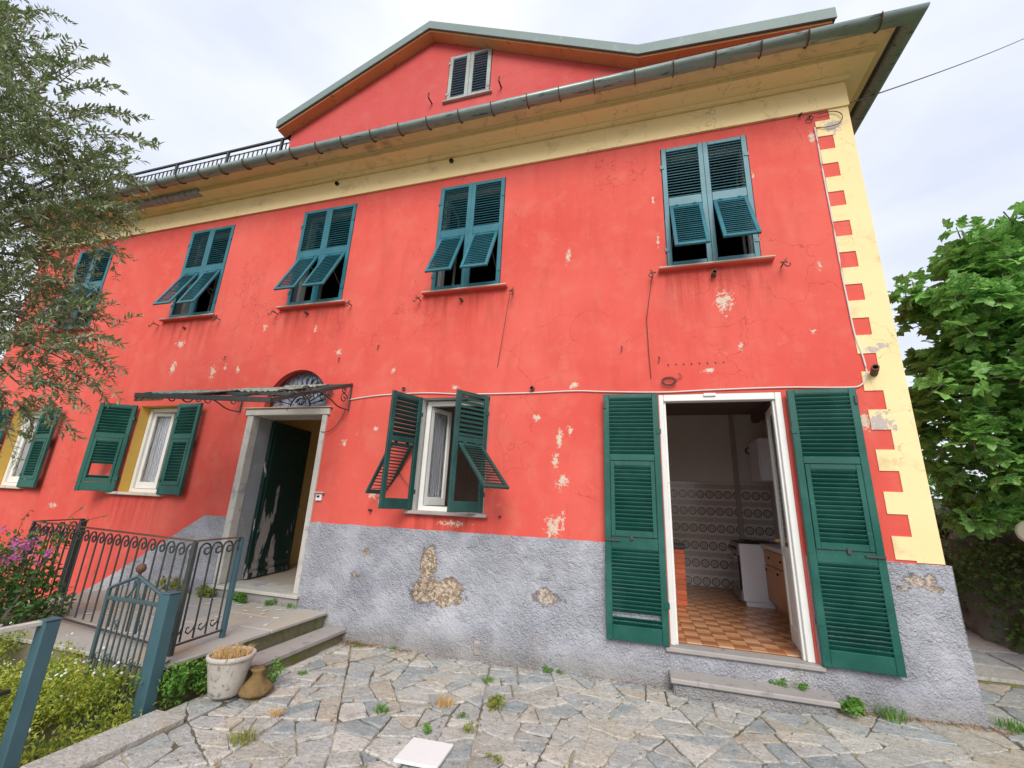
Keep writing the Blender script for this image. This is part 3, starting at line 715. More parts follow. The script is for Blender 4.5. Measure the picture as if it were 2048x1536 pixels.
# wall with window opening: left strip, right strip, below, above
mb.prism([(-6.15, 6.72), (AW[0], 6.72), (AW[0], 9.43), (-3.30, 9.62), (-6.15, 8.25)], GY, GY+.25)
mb.prism([(AW[1], 6.72), (2.5, 6.72), (2.5, 7.70), (.19, 7.86), (AW[1], 9.03)], GY, GY+.25)
mb.prism([(AW[0], 6.72), (AW[1], 6.72), (AW[1], AW[2]), (AW[0], AW[2])], GY+.0005, GY+.2505)
mb.prism([(AW[0], 9.0), (AW[1], 9.0), (AW[1], 9.03), (AW[0], 9.43)], GY+.0005, GY+.2505)
mb.box(-6.15, -5.9, GY+.26, 5.2, 6.72, 8.25); mb.box(2.25, 2.5, GY+.26, 5.2, 6.72, 7.70); mb.box(-5.89, 2.24, 4.95, 5.2, 6.72, 7.65)
mb.build('gable_wall', M['gable_red'], house)
def ribbon(name, path, dz0, dz1, y0, y1, mat_):
    mb = MB(); n = len(path)
    v = []
    for x, z in path: v += [(x, y0, z+dz0), (x, y0, z+dz1), (x, y1, z+dz1), (x, y1, z+dz0)]
    f = []
    for i in range(n-1):
        for j in range(4): f.append((i*4+j, i*4+(j+1) % 4, (i+1)*4+(j+1) % 4, (i+1)*4+j))
    f += [(0, 1, 2, 3), tuple((n-1)*4+j for j in (3, 2, 1, 0))]
    mb.add(v, f); return fixn(mb.build(name, mat_, house))
ribbon('roof', verge, -.15, -.02, .105, 5.3, M['roof_slate'])
ribbon('flashing', verge, -.17, 0, .075, .10, M['flashing'])
ribbon('flashing', verge, -.018, .004, .102, .9, M['flashing'])
ribbon('verge_soffit', [(-6.28, 8.30), (-3.283, 9.753), (.205, 8.0), (2.58, 7.828)], -.20, -.152, .115, GY-.002, M['ochre_soffit'])
# terrace railing on the roof edge
tr = empty('terrace_railing', (-9, .35, 6.74), 'thin grey metal railing along the roof terrace left of the gable', 'railing')
mb = MB(); mb.box(-12, -6.16, .33, .37, 8.14, 8.175); mb.build('top_rail', M['iron'], tr, Matrix.Translation((9, -.35, -6.74)))
mb = MB(); mb.box(-12, -6.16, .342, .358, 8.02, 8.035); mb.build('mid_rail', M['iron'], tr, Matrix.Translation((9, -.35, -6.74)))
mb = MB(); mb.box(-.008, .008, -.008, .008, 0, 1.22); b0 = None
x = -6.28
while x > -11.9:
    if b0 is None: b0 = mb.build('baluster', M['iron'], tr); o = b0
    else: o = b0.copy(); col.objects.link(o); o.parent = tr
    o.location = (x+9, 0, .08); x -= .115
mb = MB(); mb.box(-.022, .022, -.022, .022, 0, 1.42, c=.003); b0 = None
for x in (-6.4, -7.75, -9.15, -10.5, -11.9):
    if b0 is None: b0 = mb.build('post', M['iron'], tr); o = b0
    else: o = b0.copy(); col.objects.link(o); o.parent = tr
    o.location = (x+9, .002, 0)

# ------------------------------------------------------------------ shutters
SLATS = {}
def slat_mesh(l, mat_, dep=.042, th=.009):
    key = (round(l, 3), mat_.name, dep)
    if key not in SLATS:
        mb = MB(); mb.box(-l/2, l/2, -dep/2, dep/2, -th/2, th/2, c=.002)
        o = mb.build('slat', mat_); SLATS[key] = o.data; bpy.data.objects.remove(o)
    return SLATS[key]
def fill_slats(parent, x0, x1, z0, z1, n, mat_, t, single, tilt=R(40), skip=(), ov=1.0):
    l = abs(x1-x0)+.012; xc = (x0+x1)/2; pitch = (z1-z0)/n
    me = slat_mesh(l, mat_, min(.052, pitch*ov)); mats = []
    for i in range(n):
        if i in skip: continue
        z = z0+pitch*(i+.5)
        mm = Matrix.Translation((xc, t/2, z)) @ Matrix.Rotation(tilt+random.gauss(0, .04), 4, 'X') @ Matrix.Rotation(random.gauss(0, .006), 4, 'Y')
        mats.append(mm)
    if single:
        for mm in mats: link('slat', me, parent, mm)
    else:
        vs = []; fs = []
        base = [v.co.copy() for v in me.vertices]; pf = [tuple(p.vertices) for p in me.polygons]
        for mm in mats:
            n0 = len(vs); vs += [tuple(mm @ c) for c in base]; fs += [tuple(i+n0 for i in q) for q in pf]
        m2 = bpy.data.meshes.new('slat'); m2.from_pydata(vs, [], fs); m2.materials.append(mat_); tag(link('slat', m2, parent), kind='stuff')
def shutter(M0, side, w, z0, z1, secs, frame_mat, slat_mat, single, st=.058, t=.036, flap=None, latch=True, name='shutter', tilt=R(40), ov=1.0):
    """side=+1: leaf runs +x from its hinge, -1: runs -x.  secs: list of (kind, zlo, zhi, n): 'slats','rail','panel','open'"""
    mb = MB(); a, b = (0.004, w) if side > 0 else (-w, -.004)
    mb.box(a, a+st, 0, t, z0, z1, c=.004); mb.box(b-st, b, 0, t, z0, z1, c=.004)
    zr = [z0, z1]
    for k, lo, hi, n in secs:
        if k == 'rail': mb.box(a+st, b-st, .002, t-.002, lo, hi, c=.004)
        if k == 'panel':      # closed flap set in the leaf
            mb.box(a+st+.004, a+st+.004+.04, -.004, t+.004, lo+.004, hi-.004, c=.003); mb.box(b-st-.044, b-st-.004, -.004, t+.004, lo+.004, hi-.004, c=.003)
            mb.box(a+st+.044, b-st-.044, -.003, t+.003, hi-.05, hi-.004, c=.003); mb.box(a+st+.044, b-st-.044, -.003, t+.003, lo+.004, lo+.062, c=.003)
    if latch:   # hinge straps
        hx = (a-.004, a+.03) if side > 0 else (b-.03, b+.004)
        for zz in (z0+.13*(z1-z0), z0+.82*(z1-z0)): mb.box(hx[0]-.012, hx[1], -.008, -.001, zz, zz+.05); mb.box(hx[0]-.012, hx[1], t+.001, t+.008, zz, zz+.05)
    o = mb.build(name, frame_mat, house, M0)
    for k, lo, hi, n in secs:
        if k == 'slats': fill_slats(o, a+st, b-st, lo, hi, n[0] if isinstance(n, tuple) else n, slat_mat, t, single, skip=n[1] if isinstance(n, tuple) else (), tilt=tilt, ov=ov)
        if k == 'panel': fill_slats(o, a+st+.044, b-st-.044, lo+.064, hi-.052, n[0] if isinstance(n, tuple) else n, slat_mat, t, single, skip=n[1] if isinstance(n, tuple) else (), tilt=tilt, ov=ov)
    if flap:
        zh, L, th, n = flap
        Mf = M0 @ Matrix.Translation((0, -.004, zh)) @ Matrix.Rotation(-th, 4, 'X')
        fb = MB(); fa, fb_ = a+st+.004, b-st-.004; ft = .028
        if name == 'wide': pass
        fb.box(fa, fa+.04, 0, ft, -L, 0, c=.003); fb.box(fb_-.04, fb_, 0, ft, -L, 0, c=.003); fb.box(fa+.04, fb_-.04, .001, ft-.001, -.04, 0, c=.003); fb.box(fa+.04, fb_-.04, .001, ft-.001, -L, -L+.045, c=.003)
        for q in (fa+.06, fb_-.10): fb.box(q, q+.04, -.008, .004, -.012, .016)
        fo = fb.build('shutter_flap', frame_mat, house, Mf)
        fill_slats(fo, fa+.04, fb_-.04, -L+.047, -.042, n, slat_mat, ft, single, ov=.95)
        # stay arm
        sb = MB(); x_ = (fa+fb_)/2
        p0 = M0 @ Vector((fb_ if side < 0 else fa, .01, zh-L*.72)); p1 = Mf @ Vector((fb_-.01 if side < 0 else fa+.01, .01, -L*.55)); sb.tube([p0, p1], .004, 5); sb.build('flap_stay', M['iron'], house)
    return o
T = Matrix.Translation; RZ = lambda a: Matrix.Rotation(a, 4, 'Z')
up_secs = [('rail', 5.955, 6.008, 0), ('slats', 5.262, 5.955, 17), ('rail', 5.14, 5.262, 0), ('rail', 4.29, 4.375, 0)]
ths = [(22, 25), (25, 25), (25, 25), (24, 22), (24, 24)]
for i, (a, b) in enumerate(UPW):
    w = (b-a)/2-.004
    shutter(T((a+.004, -.012, 0)), 1, w, UP_Z0+.004, UP_Z1-.005, up_secs, M['teal'], M['teal'], i == 0, flap=(5.135, .79, R(ths[i][0]), 17))
    shutter(T((b-.004, -.012, 0)), -1, w, UP_Z0+.004, UP_Z1-.005, up_secs, M['teal'], M['teal'], i == 0, flap=(5.135, .79, R(ths[i][1]), 17))
    mb = MB(); mb.box(a-.10, b+.11, -.088, .3, UP_Z0-.022, UP_Z0-.002, c=.004); si = mb.build('sill', M['sill'], house); mb = MB(); mb.box(a-.097, b+.107, -.08, .29, UP_Z0-.033, UP_Z0-.0225, m=0, c=.003); mb.build('sill_underside', M['red'], si)
    # inner casement: frame and two leaves opened into the room
    mb = MB(); y0 = .16
    mb.box(a, a+.05, y0, y0+.06, UP_Z0, UP_Z1, c=.003); mb.box(b-.05, b, y0, y0+.06, UP_Z0, UP_Z1, c=.003); mb.box(a+.05, b-.05, y0, y0+.06, UP_Z1-.05, UP_Z1, c=.003); mb.box(a+.05, b-.05, y0, y0+.06, UP_Z0, UP_Z0+.05, c=.003)
    mb.build('window_frame', M['white_paint'], house)
    for s, hx in (((1, a+.05), (-1, b-.05))[1:] if i == 0 else ((1, a+.05),)):
        Mo = T((hx, y0+.06, 0)) @ RZ(s*R(random.uniform(88, 97)))
        mb = MB(); ww = (b-a)/2-.06; q0, q1 = (0, ww) if s > 0 else (-ww, 0)
        zl, zh = UP_Z0+.055, UP_Z1-.055
        mb.box(q0, q0+.05, 0, .035, zl, zh, c=.003); mb.box(q1-.05, q1, 0, .035, zl, zh, c=.003); mb.box(q0+.05, q1-.05, .001, .034, zl, zl+.07, c=.003); mb.box(q0+.05, q1-.05, .001, .034, zh-.05, zh, c=.003); mb.box(q0+.05, q1-.05, .004, .03, (zl+zh)/2, (zl+zh)/2+.03, c=.003)
        co = mb.build('casement', M['white_paint'], house, Mo)
        mb = MB(); mb.box(q0+.045, q1-.045, .015, .02, zl+.06, zh-.045); mb.build('pane', M['glass'], co)

# kitchen door shutters folded flat on the wall
k_secs = [('rail', 2.717, 2.757, 0), ('slats', 2.105, 2.717, 15), ('rail', 2.037, 2.105, 0), ('panel', 1.276, 2.035, 16), ('rail', 1.170, 1.274, 0), ('slats', .475, 1.170, (19, (2,))), ('rail', .345, .475, 0)]
sh_l = shutter(T((KD[0]-.006, -.052, 0)) @ RZ(-R(178.5)), 1, .578, .342, 2.758, k_secs, M['green'], M['green'], True, st=.062, t=.042, tilt=R(51), ov=1.28)
k_secs2 = k_secs[:-2]+[('slats', .475, 1.170, 19), ('rail', .345, .475, 0)]
sh_r = shutter(T((1.45, -.052, 0)) @ RZ(R(178.5)), -1, .578, .342, 2.758, k_secs2, M['green'], M['green'], True, st=.062, t=.042, tilt=R(51), ov=1.28)
sh_l['label'] = 'dark green louvred shutter folded back left of kitchen door'; sh_r['label'] = 'dark green louvred shutter folded back right of kitchen door'
for o, s in ((sh_l, 1), (sh_r, -1)):     # latch bolts and pulls
    for nm, q in (('latch', (s*.43, s*.575, .046, .058, 1.235, 1.252)), ('pull', (s*.30, s*.33, .046, .06, 1.255, 1.30)), ('bolt', (s*.55, s*.575, .046, .056, 2.60, 2.68))): mb = MB(); mb.box(*q); mb.build(nm, M['iron'], o)

# window with half open shutters
m_secs = [('rail', 2.742, 2.792, 0), ('slats', 2.262, 2.742, 9), ('rail', 2.20, 2.262, 0), ('rail', 1.43, 1.55, 0)]
shutter(T((MW[0], -.012, 0)) @ RZ(-R(112)), 1, .46, 1.43, 2.795, m_secs, M['dark_green'], M['dark_green'], True, st=.06, tilt=R(50), ov=1.2, flap=(2.19, .70, R(33), 14))
shutter(T((MW[1], -.012, 0)) @ RZ(R(56)), -1, .46, 1.43, 2.795, m_secs, M['dark_green'], M['dark_green'], True, st=.06, tilt=R(50), ov=1.2, flap=(2.19, .72, R(48), 14))
# left-hand windows
l_secs = [('rail', 2.735, 2.785, 0), ('slats', 2.33, 2.735, 9), ('rail', 2.25, 2.33, 0), ('panel', 1.58, 2.25, (13, (1, 2, 3, 4))), ('rail', 1.455, 1.58, 0)]
l_secs_b = l_secs[:3]+[('panel', 1.58, 2.25, 13), l_secs[4]]
for j, W_ in enumerate((LW, FLW)):
    shutter(T((W_[0]-.01, -.03, 0)) @ RZ(-R(150)), 1, .50, 1.45, 2.79, l_secs if j == 0 else l_secs_b, M['green'], M['green'], j == 0, t=.042, tilt=R(51), ov=1.28)
    shutter(T((W_[1]+.005, -.05, 0)) @ RZ(R(176)), -1, .50, 1.45, 2.79, l_secs_b, M['green'], M['green'], j == 0, t=.042, tilt=R(51), ov=1.28)
def sash(W_, y0, fmat, angs, curtain=True, fr=.06):
    a, b, z0, z1 = W_; mb = MB()
    mb.box(a, a+fr, y0, y0+.07, z0, z1, c=.004); mb.box(b-fr, b, y0, y0+.07, z0, z1, c=.004); mb.box(a+fr, b-fr, y0, y0+.07, z1-fr, z1, c=.004); mb.box(a+fr, b-fr, y0, y0+.07, z0, z0+.055, c=.004)
    mb.build('window_frame', fmat, house)
    for s, hx, ang in ((1, a+fr, angs[0]), (-1, b-fr, angs[1])):
        ww = (b-a)/2-fr; q0, q1 = (0, ww) if s > 0 else (-ww, 0); zl, zh = z0+.06, z1-fr-.005
        Mo = T((hx, y0+.035, 0)) @ RZ(s*R(ang)); mb = MB()
        mb.box(q0, q0+.055, 0, .04, zl, zh, c=.004); mb.box(q1-.055, q1, 0, .04, zl, zh, c=.004); mb.box(q0+.055, q1-.055, .001, .039, zl, zl+.10, c=.004); mb.box(q0+.055, q1-.055, .001, .039, zh-.055, zh, c=.004)
        co = mb.build('casement', fmat, house, Mo)
        mb = MB(); mb.box(q0+.05, q1-.05, .018, .022, zl+.09, zh-.05); mb.build('pane', M['glass'], co)
        if curtain:
            mb = MB(); N = 30; v = []
            for i in range(N+1):
                x = q0+.05+(q1-q0-.10)*i/N; yy = .052+.007*math.sin(i*1.35)
                v += [(x, yy, zl+.06), (x, yy, zh-.03)]
            mb.add(v, [(2*i, 2*i+2, 2*i+3, 2*i+1) for i in range(N)]); mb.build('curtain', M['curtain'], co, smooth=True)
sash((MW[0]+.02, MW[1]-.02, MW[2]+.0, MW[3]-.02), .12, M['white_paint'], (72, 100))
sash((LW[0]+.01, LW[1]-.01, LW[2], LW[3]-.01), .14, M['white_paint'], (6, 62))
sash((FLW[0]+.01, FLW[1]-.01, FLW[2], FLW[3]-.01), .14, M['white_paint'], (5, 30))
for (a, b, z0, z1), e in ((MW, .07), (LW, .16), (FLW, .16)):
    mb = MB(); mb.box(a-e, b+.06, -.07, .3, z0-.04, z0-.002, c=.006); mb.build('sill', M['slate'] if e < .1 else M['marble'], house)
# something pale hanging inside the middle window
mb = MB(); v = []
for i in range(9):
    for j in range(9):
        v.append((-1.98+.02*j+.012*math.sin(i*1.9), .62+.02*math.sin(j), 1.45+.38*i/8-.02*(j-4)**2*.08))
mb.add(v, [(i*9+j, i*9+j+1, (i+1)*9+j+1, (i+1)*9+j) for i in range(8) for j in range(8)])
tag(mb.build('cloth', simple('pink_beige_cloth', (.50, .38, .33), .9), smooth=True), 'pale pinkish cloth hanging inside the middle window', 'cloth')

# attic shutters, bare weathered wood
a_secs = [('rail', 8.985, 9.04, 0), ('slats', 8.13, 8.985, 15), ('rail', 8.05, 8.13, 0)]
for s, hx in ((1, AW[0]+.01), (-1, AW[1]-.01)):
    shutter(T((hx, GY-.012, 0)), s, (AW[1]-AW[0])/2-.013, 8.045, 9.05, a_secs, M['attic_wood'], M['attic_slat'], False, st=.065)
mb = MB(); mb.box(AW[0]-.05, AW[1]+.05, GY-.05, GY+.2, 8.022, 8.037, c=.004); mb.build('sill', M['marble'], house)

# ------------------------------------------------------------------ entrance
def part(name, mat_, *boxes, parent=None, c=.006, M0=None):
    mb = MB()
    for q in boxes: mb.box(*q, c=c)
    return mb.build(name, mat_, parent or house, M0)
part('door_jamb', M['marble'], (-5.385, -5.275, -.025, .10, .372, 2.598)); part('door_jamb', M['jamb_grey'], (-5.356, -5.285, .102, .338, .372, 2.60))
part('door_jamb', M['marble'], (-4.095, -4.018, -.025, .10, .372, 2.598)); part('door_jamb', M['jamb_grey'], (-4.10, -4.045, .102, .338, .372, 2.60))
part('lintel', M['marble'], (-5.42, -3.985, -.035, .338, 2.60, 2.695)); part('lintel_cap', M['sill'], (-5.45, -3.955, -.06, .02, 2.697, 2.712))
part('door_sill', M['marble'], (-5.42, -3.97, -.09, .40, .33, .37)); part('sill_riser', M['slate'], (-5.40, -3.99, -.06, .30, .1, .328))
leaf = part('door_leaf', M['door'], (0, .97, -.045, 0, .385, 2.585), c=.006, M0=T((-5.275, .32, 0)) @ RZ(R(99)))
for bx in ((.06, .93, -.058, -.046, .50, .56), (.06, .93, -.058, -.046, 2.40, 2.45), (.06, .10, -.058, -.046, .56, 2.40), (.89, .93, -.058, -.046, .56, 2.40), (.10, .89, -.052, -.046, .62, 2.34)):
    part('moulding', M['door'], bx, parent=leaf, c=.005)
part('weatherboard', M['door'], (.0, .97, -.066, -.046, .39, .46), parent=leaf, c=.008)
mb = MB(); mb.lathe([(0, .0), (.018, .002), (.022, .012), (.012, .02), (.01, .04)], 10); mb.build('knob', M['iron'], leaf, T((.9, -.1, 1.35)) @ Matrix.Rotation(R(-90), 4, 'X'))
# fanlight with sunburst grille
fx, fz, fr = (ARC[0]+ARC[1])/2, ARC[2]+.01, (ARC[1]-ARC[0])/2
mb = MB(); k = 24
v = [(fx, .15, fz)]+[(fx-fr*math.cos(math.pi*i/k), .15, fz+(ARC[3]-ARC[2])*math.sin(math.pi*i/k)) for i in range(k+1)]
mb.add(v, [(0, i+1, i+2) for i in range(k)])
fan = mb.build('fanlight', simple('pale_fanlight_pane', (.42, .50, .62), .12, .08, 3, 0), house)
arcp = lambda r, i, n: (fx-r*math.cos(math.pi*i/n), .10, fz+.02+r*1.02*math.sin(math.pi*i/n))
mb = MB(); mb.tube([arcp(.525, i, 24) for i in range(25)], .011, 6); mb.tube([arcp(.17, i, 12) for i in range(13)], .011, 6); mb.tube([(fx-.53, .10, fz+.015), (fx+.53, .10, fz+.015)], .011, 6); mb.build('grille_rim', M['black'], fan)
mb = MB(); mb.tube([(.165, 0, 0), (.44, 0, 0)], .008, 5)
for s in (-1, 1):
    mb.tube([(.30, 0, 0), (.42, 0, s*.02), (.47, 0, s*.045), (.50, 0, s*.035), (.495, 0, s*.012), (.475, 0, s*.012)], .006, 5)
gb = None
for i in range(1, 13):
    a_ = math.pi*i/13; mm = T((fx, .10, fz+.02)) @ Matrix.Rotation(a_-math.pi, 4, 'Y') if False else T((fx, .10, fz+.02)) @ Matrix.Rotation(-a_, 4, 'Y')
    if gb is None: gb = mb.build('grille_bar', M['black'], fan, mm); o = gb
    else: o = gb.copy(); col.objects.link(o); o.parent = fan; o.matrix_basis = mm
    if i in (5, 8): pass
mb = MB()
for s in (-1, 1): mb.tube([(fx+s*(.02+.07*(1-t/9.0))*math.cos(t*.72), .10, fz+.085+(.02+.06*(1-t/9.0))*math.sin(t*.72)) for t in range(10)], .008, 5)
mb.build('grille_scroll', M['black'], fan)
mb = MB(); mb.box(-3.985, -3.90, -.03, -.002, 1.475, 1.555, c=.005); bell = mb.build('doorbell', M['enamel'], house); part('bell_screen', M['black'], (-3.965, -3.925, -.036, -.0302, 1.515, 1.54), parent=bell, c=.001)
part('bell_hood', M['sill'], (-4.0, -3.87, -.05, -.002, 1.565, 1.585), parent=bell, c=.003)

# ------------------------------------------------------------------ kitchen doorway
a, b, z0, z1 = KD; z0 = .335
part('door_frame', M['white_paint'], (a+.002, a+.052, .0, .10, z0, z1-.002), (b-.062, b-.002, .0, .10, z0, z1-.002), (a+.054, b-.064, .0, .10, z1-.075, z1-.002), c=.005)
part('frame_stop', M['white_paint'], (a+.052, a+.075, .03, .08, z0, z1-.075), (b-.085, b-.062, .03, .08, z0, z1-.075), c=.004)
part('threshold', M['slate'], (a-.045, b+.05, -.075, .115, .292, .334), c=.008)
part('frame_stay', M['enamel'], (.70, .82, -.02, -.002, 2.735, 2.765), c=.003)
def french(Mo, s, w):
    q0, q1 = (0, w) if s > 0 else (-w, 0); zl, zh = .35, 2.68; mb = MB()
    mb.box(q0, q0+.075, 0, .04, zl, zh, c=.005); mb.box(q1-.075, q1, 0, .04, zl, zh, c=.005); mb.box(q0+.075, q1-.075, .001, .039, zl, zl+.16, c=.005); mb.box(q0+.075, q1-.075, .001, .039, zh-.08, zh, c=.005); mb.box(q0+.075, q1-.075, .001, .039, 1.14, 1.25, c=.005)
    mb.box(q0+.07, q1-.07, .012, .028, zl+.15, 1.145)
    d = mb.build('door_leaf', M['white_paint'], house, Mo); mb = MB(); mb.box(q0+.07, q1-.07, .017, .023, 1.245, zh-.075); mb.build('pane', M['glass'], d)
    mb = MB(); mb.box(q0+.02 if s < 0 else q1-.04, (q0+.04 if s < 0 else q1-.02), -.05, -.002, 1.28, 1.31); mb.build('handle', simple('brass', (.45, .30, .08), .35, metal=.8), d)
french(T((b-.064, .10, 0)) @ RZ(-R(97)), -1, .55)
french(T((a+.054, .10, 0)) @ RZ(R(100)), 1, .55)
# interior shells
mb = MB()
KX0, KX1, KY, KZ = -3.4, 2.16, 3.66, 3.28
mb.quad((KX0, KY, .3), (KX1, KY, .3), (KX1, KY, KZ), (KX0, KY, KZ)); mb.quad((KX1, .321, .3), (KX1, .321, KZ), (KX1, KY, KZ), (KX1, KY, .3)); mb.quad((KX0, .321, .3), (KX0, KY, .3), (KX0, KY, KZ), (KX0, .321, KZ))
mb.quad((KX0, .321, KZ), (KX0, KY, KZ), (KX1, KY, KZ), (KX1, .321, KZ), 1); mb.quad((KX0, .3, .318), (KX1, .3, .318), (KX1, KY, .318), (KX0, KY, .318), 2)
# inner face of the front wall
def inner_wall(x0, x1, zz0, zz1, ops, m):
    X = sorted(set([x0, x1]+[q for o in ops for q in o[:2]])); Z = sorted(set([zz0, zz1]+[q for o in ops for q in o[2:]]))
    for p, q in zip(X[:-1], X[1:]):
        for r_, s_ in zip(Z[:-1], Z[1:]):
            if any(o[0] < (p+q)/2 < o[1] and o[2] < (r_+s_)/2 < o[3] for o in ops): continue
            mb.quad((p, .321, r_), (p, .321, s_), (q, .321, s_), (q, .321, r_), m)
inner_wall(KX0, KX1, .3, KZ, [KD, MW], 0)
# hall and left room
for x0, x1, m, d in ((-5.75, -3.7, 3, 3.2), (-8.6, -5.9, 0, 3.0), (-11.6, -8.8, 0, 3.0)):
    mb.quad((x0, d, .0), (x1, d, .0), (x1, d, 3.28), (x0, d, 3.28), m); mb.quad((x1, .34, .0), (x1, .34, 3.28), (x1, d, 3.28), (x1, d, 0), m); mb.quad((x0, .34, 0), (x0, d, 0), (x0, d, 3.28), (x0, .34, 3.28), m)
    mb.quad((x0, .34, 3.28), (x0, d, 3.28), (x1, d, 3.28), (x1, .34, 3.28), 3 if m == 3 else 1); mb.quad((x0, .34, .368), (x1, .34, .368), (x1, d, .368), (x0, d, .368), 4)
inner_wall(-5.75, -3.7, 0, 3.28, [(-5.36, -4.04, .25, 2.705)], 3); inner_wall(-8.6, -5.9, 0, 3.28, [LW], 0); inner_wall(-11.6, -8.8, 0, 3.28, [FLW], 0)
# upper rooms
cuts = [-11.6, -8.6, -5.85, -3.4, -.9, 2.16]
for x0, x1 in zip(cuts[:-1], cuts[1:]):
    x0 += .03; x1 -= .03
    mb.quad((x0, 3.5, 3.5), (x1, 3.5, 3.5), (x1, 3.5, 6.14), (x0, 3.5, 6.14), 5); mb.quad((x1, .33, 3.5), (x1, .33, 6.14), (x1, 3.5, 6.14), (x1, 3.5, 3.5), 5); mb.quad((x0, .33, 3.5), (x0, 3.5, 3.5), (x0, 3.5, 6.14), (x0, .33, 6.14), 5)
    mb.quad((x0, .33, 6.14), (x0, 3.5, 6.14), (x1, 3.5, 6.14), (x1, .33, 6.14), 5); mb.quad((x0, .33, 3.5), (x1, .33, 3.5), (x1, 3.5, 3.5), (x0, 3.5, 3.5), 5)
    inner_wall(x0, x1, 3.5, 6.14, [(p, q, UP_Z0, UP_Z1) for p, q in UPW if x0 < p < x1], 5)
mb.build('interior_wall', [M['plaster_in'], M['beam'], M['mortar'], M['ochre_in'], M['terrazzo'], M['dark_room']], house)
# ceiling beams of the kitchen
mb = MB(); mb.box(-.06, .06, .34, KY-.01, KZ-.16, KZ-.002, c=.01); b0 = None
for x in (-2.6, -1.7, -.8, 2.05):
    if b0 is None: b0 = mb.build('ceiling_beam', M['beam'], house); o = b0
    else: o = b0.copy(); col.objects.link(o); o.parent = house
    o.location.x = x
# floor tiles, one by one in the part seen through the door
tf = MB(); tf.box(-.0685, .0685, -.0685, .0685, -.012, 0, c=.002); tiles = {}
kf = MB(); kf.quad((.1, .117, .328), (2.15, .117, .328), (2.15, 3.65, .328), (.1, 3.65, .328)); kfloor = kf.build('kitchen_floor', M['mortar'], house)
ny, nx = 25, 9
for j in range(ny):
    for i in range(nx):
        if j == 0 and i > 7: continue
        k = (i+j) % 2
        mm = T((.33+.14*i, 0.19+.14*j, .345-.0+random.uniform(-.001, .001))) @ RZ(random.choice((0, math.pi)))
        if k not in tiles: tiles[k] = tf.build('floor_tile', M['tile_a'] if k else M['tile_b'], kfloor, mm)
        else: o = tiles[k].copy(); col.objects.link(o); o.parent = kfloor; o.matrix_basis = mm
# floor beyond the tiles we can tell apart
mb = MB()
for j in range(25):
    for i in list(range(-26, 0))+list(range(9, 14)):
        x, y = .33+.14*i, .19+.14*j
        if x < 2.1 and y > .4: mb.box(x-.0685, x+.0685, y-.0685, y+.0685, .334, .345, m=(i+j) % 2)
tag(mb.build('floor_tile', [M['tile_b'], M['tile_a']], kfloor), kind='stuff')
# wall tiles: rows of ring tiles alternating with lace band tiles
kw = MB(); kw.quad((-.1, KY-.002, .33), (2.15, KY-.002, .33), (2.15, KY-.002, 2.07), (-.1, KY-.002, 2.07)); ktw = kw.build('tiled_wall', M['mortar'], house)
tw = MB(); tw.box(-.0728, .0728, -.008, 0, -.0705, .0705, c=.0015); t2 = {}
for r_ in range(12):
    z = 2.068-.072-.1427*r_
    for i in range(14):
        k = 0 if r_ % 2 == 0 else 1
        if r_ == 0: k = 1
        k = 1 if r_ % 2 == 0 else 0
        mm = T((.175+.147*i, KY-.003, z-.075+.07))
        if k not in t2: t2[k] = tw.build('wall_tile', M['ring_tile'] if k == 0 else M['lace_tile'], ktw, mm)
        else: o = t2[k].copy(); col.objects.link(o); o.parent = ktw; o.matrix_basis = mm
part('wall_strip', simple('brown_strip', (.48, .42, .37), .6), (1.62, 1.69, KY-.08, KY-.012, 1.1, 3.27), c=.004)  # dark vertical band, built as a narrow raised strip
mb = MB(); mb.lathe([(.055, 0), (.062, .01), (.062, .05), (.05, .055), (.045, .02)], 16); mb.build('flue_hole', M['black'], house, T((1.90, KY-.004, 2.62)) @ Matrix.Rotation(R(90), 4, 'X'))

# brick pier inside the door
pier = empty('brick_pier', (.44, 1.82, .345), 'low red brick pier with dark slate top inside the kitchen door', 'pier')
mb = MB(); mb.box(-.165, .125, .012, .29, 0, .71); mb.build('core', M['mortar'], pier)
for r_ in range(11):
    z = .003+.0645*r_; off = (r_ % 2)*.06
    for x0, x1 in ((-.175, -.055+off-.006), (-.055+off+.003, .135)):
        mb = MB(); mb.box(x0, x1, 0, .1, z, z+.057, c=.003); mb.build('brick', M['brick'], pier)
    for y0, y1 in ((.106, .20), (.208, .30)):
        mb = MB(); mb.box(.03, .137, y0, y1, z, z+.057, c=.003); mb.build('brick', M['brick'], pier)
mb = MB(); mb.box(-.2, .15, -.03, .33, .715, .765, c=.005); mb.build('slab', M['black_slab'], pier)
# stove
stv = empty('stove', (1.62, 2.5, .345), 'white freestanding stove with dark oven door against the kitchen wall', 'stove')
mb = MB(); mb.box(-.285, .30, -.26, .28, .06, .80, c=.006); mb.box(-.25, .30, -.24, .27, 0, .06); mb.build('body', M['enamel'], stv)
mb = MB(); mb.box(-.31, -.288, -.235, .255, .20, .64, c=.004); od = mb.build('oven_door', M['oven_glass'], stv)
mb = MB(); mb.tube([(-.345, -.2, .61), (-.345, .22, .61)], .01, 8); mb.box(-.345, -.31, -.19, -.17, .6, .62); mb.box(-.345, -.31, .19, .21, .6, .62); mb.build('handle', M['steel'], od)
mb = MB(); mb.box(-.308, -.288, -.25, .27, .66, .79, c=.004); mb.build('control_panel', M['steel'], stv)
kb = MB(); kb.lathe([(0, .022), (.016, .022), (.018, 0)], 10); kn = None
for i in range(5):
    mm = T((-.308, -.18+.09*i, .725)) @ Matrix.Rotation(R(-90), 4, 'Y')
    if kn is None: kn = kb.build('knob', M['black'], stv, mm)
    else: o = kn.copy(); col.objects.link(o); o.parent = stv; o.matrix_basis = mm
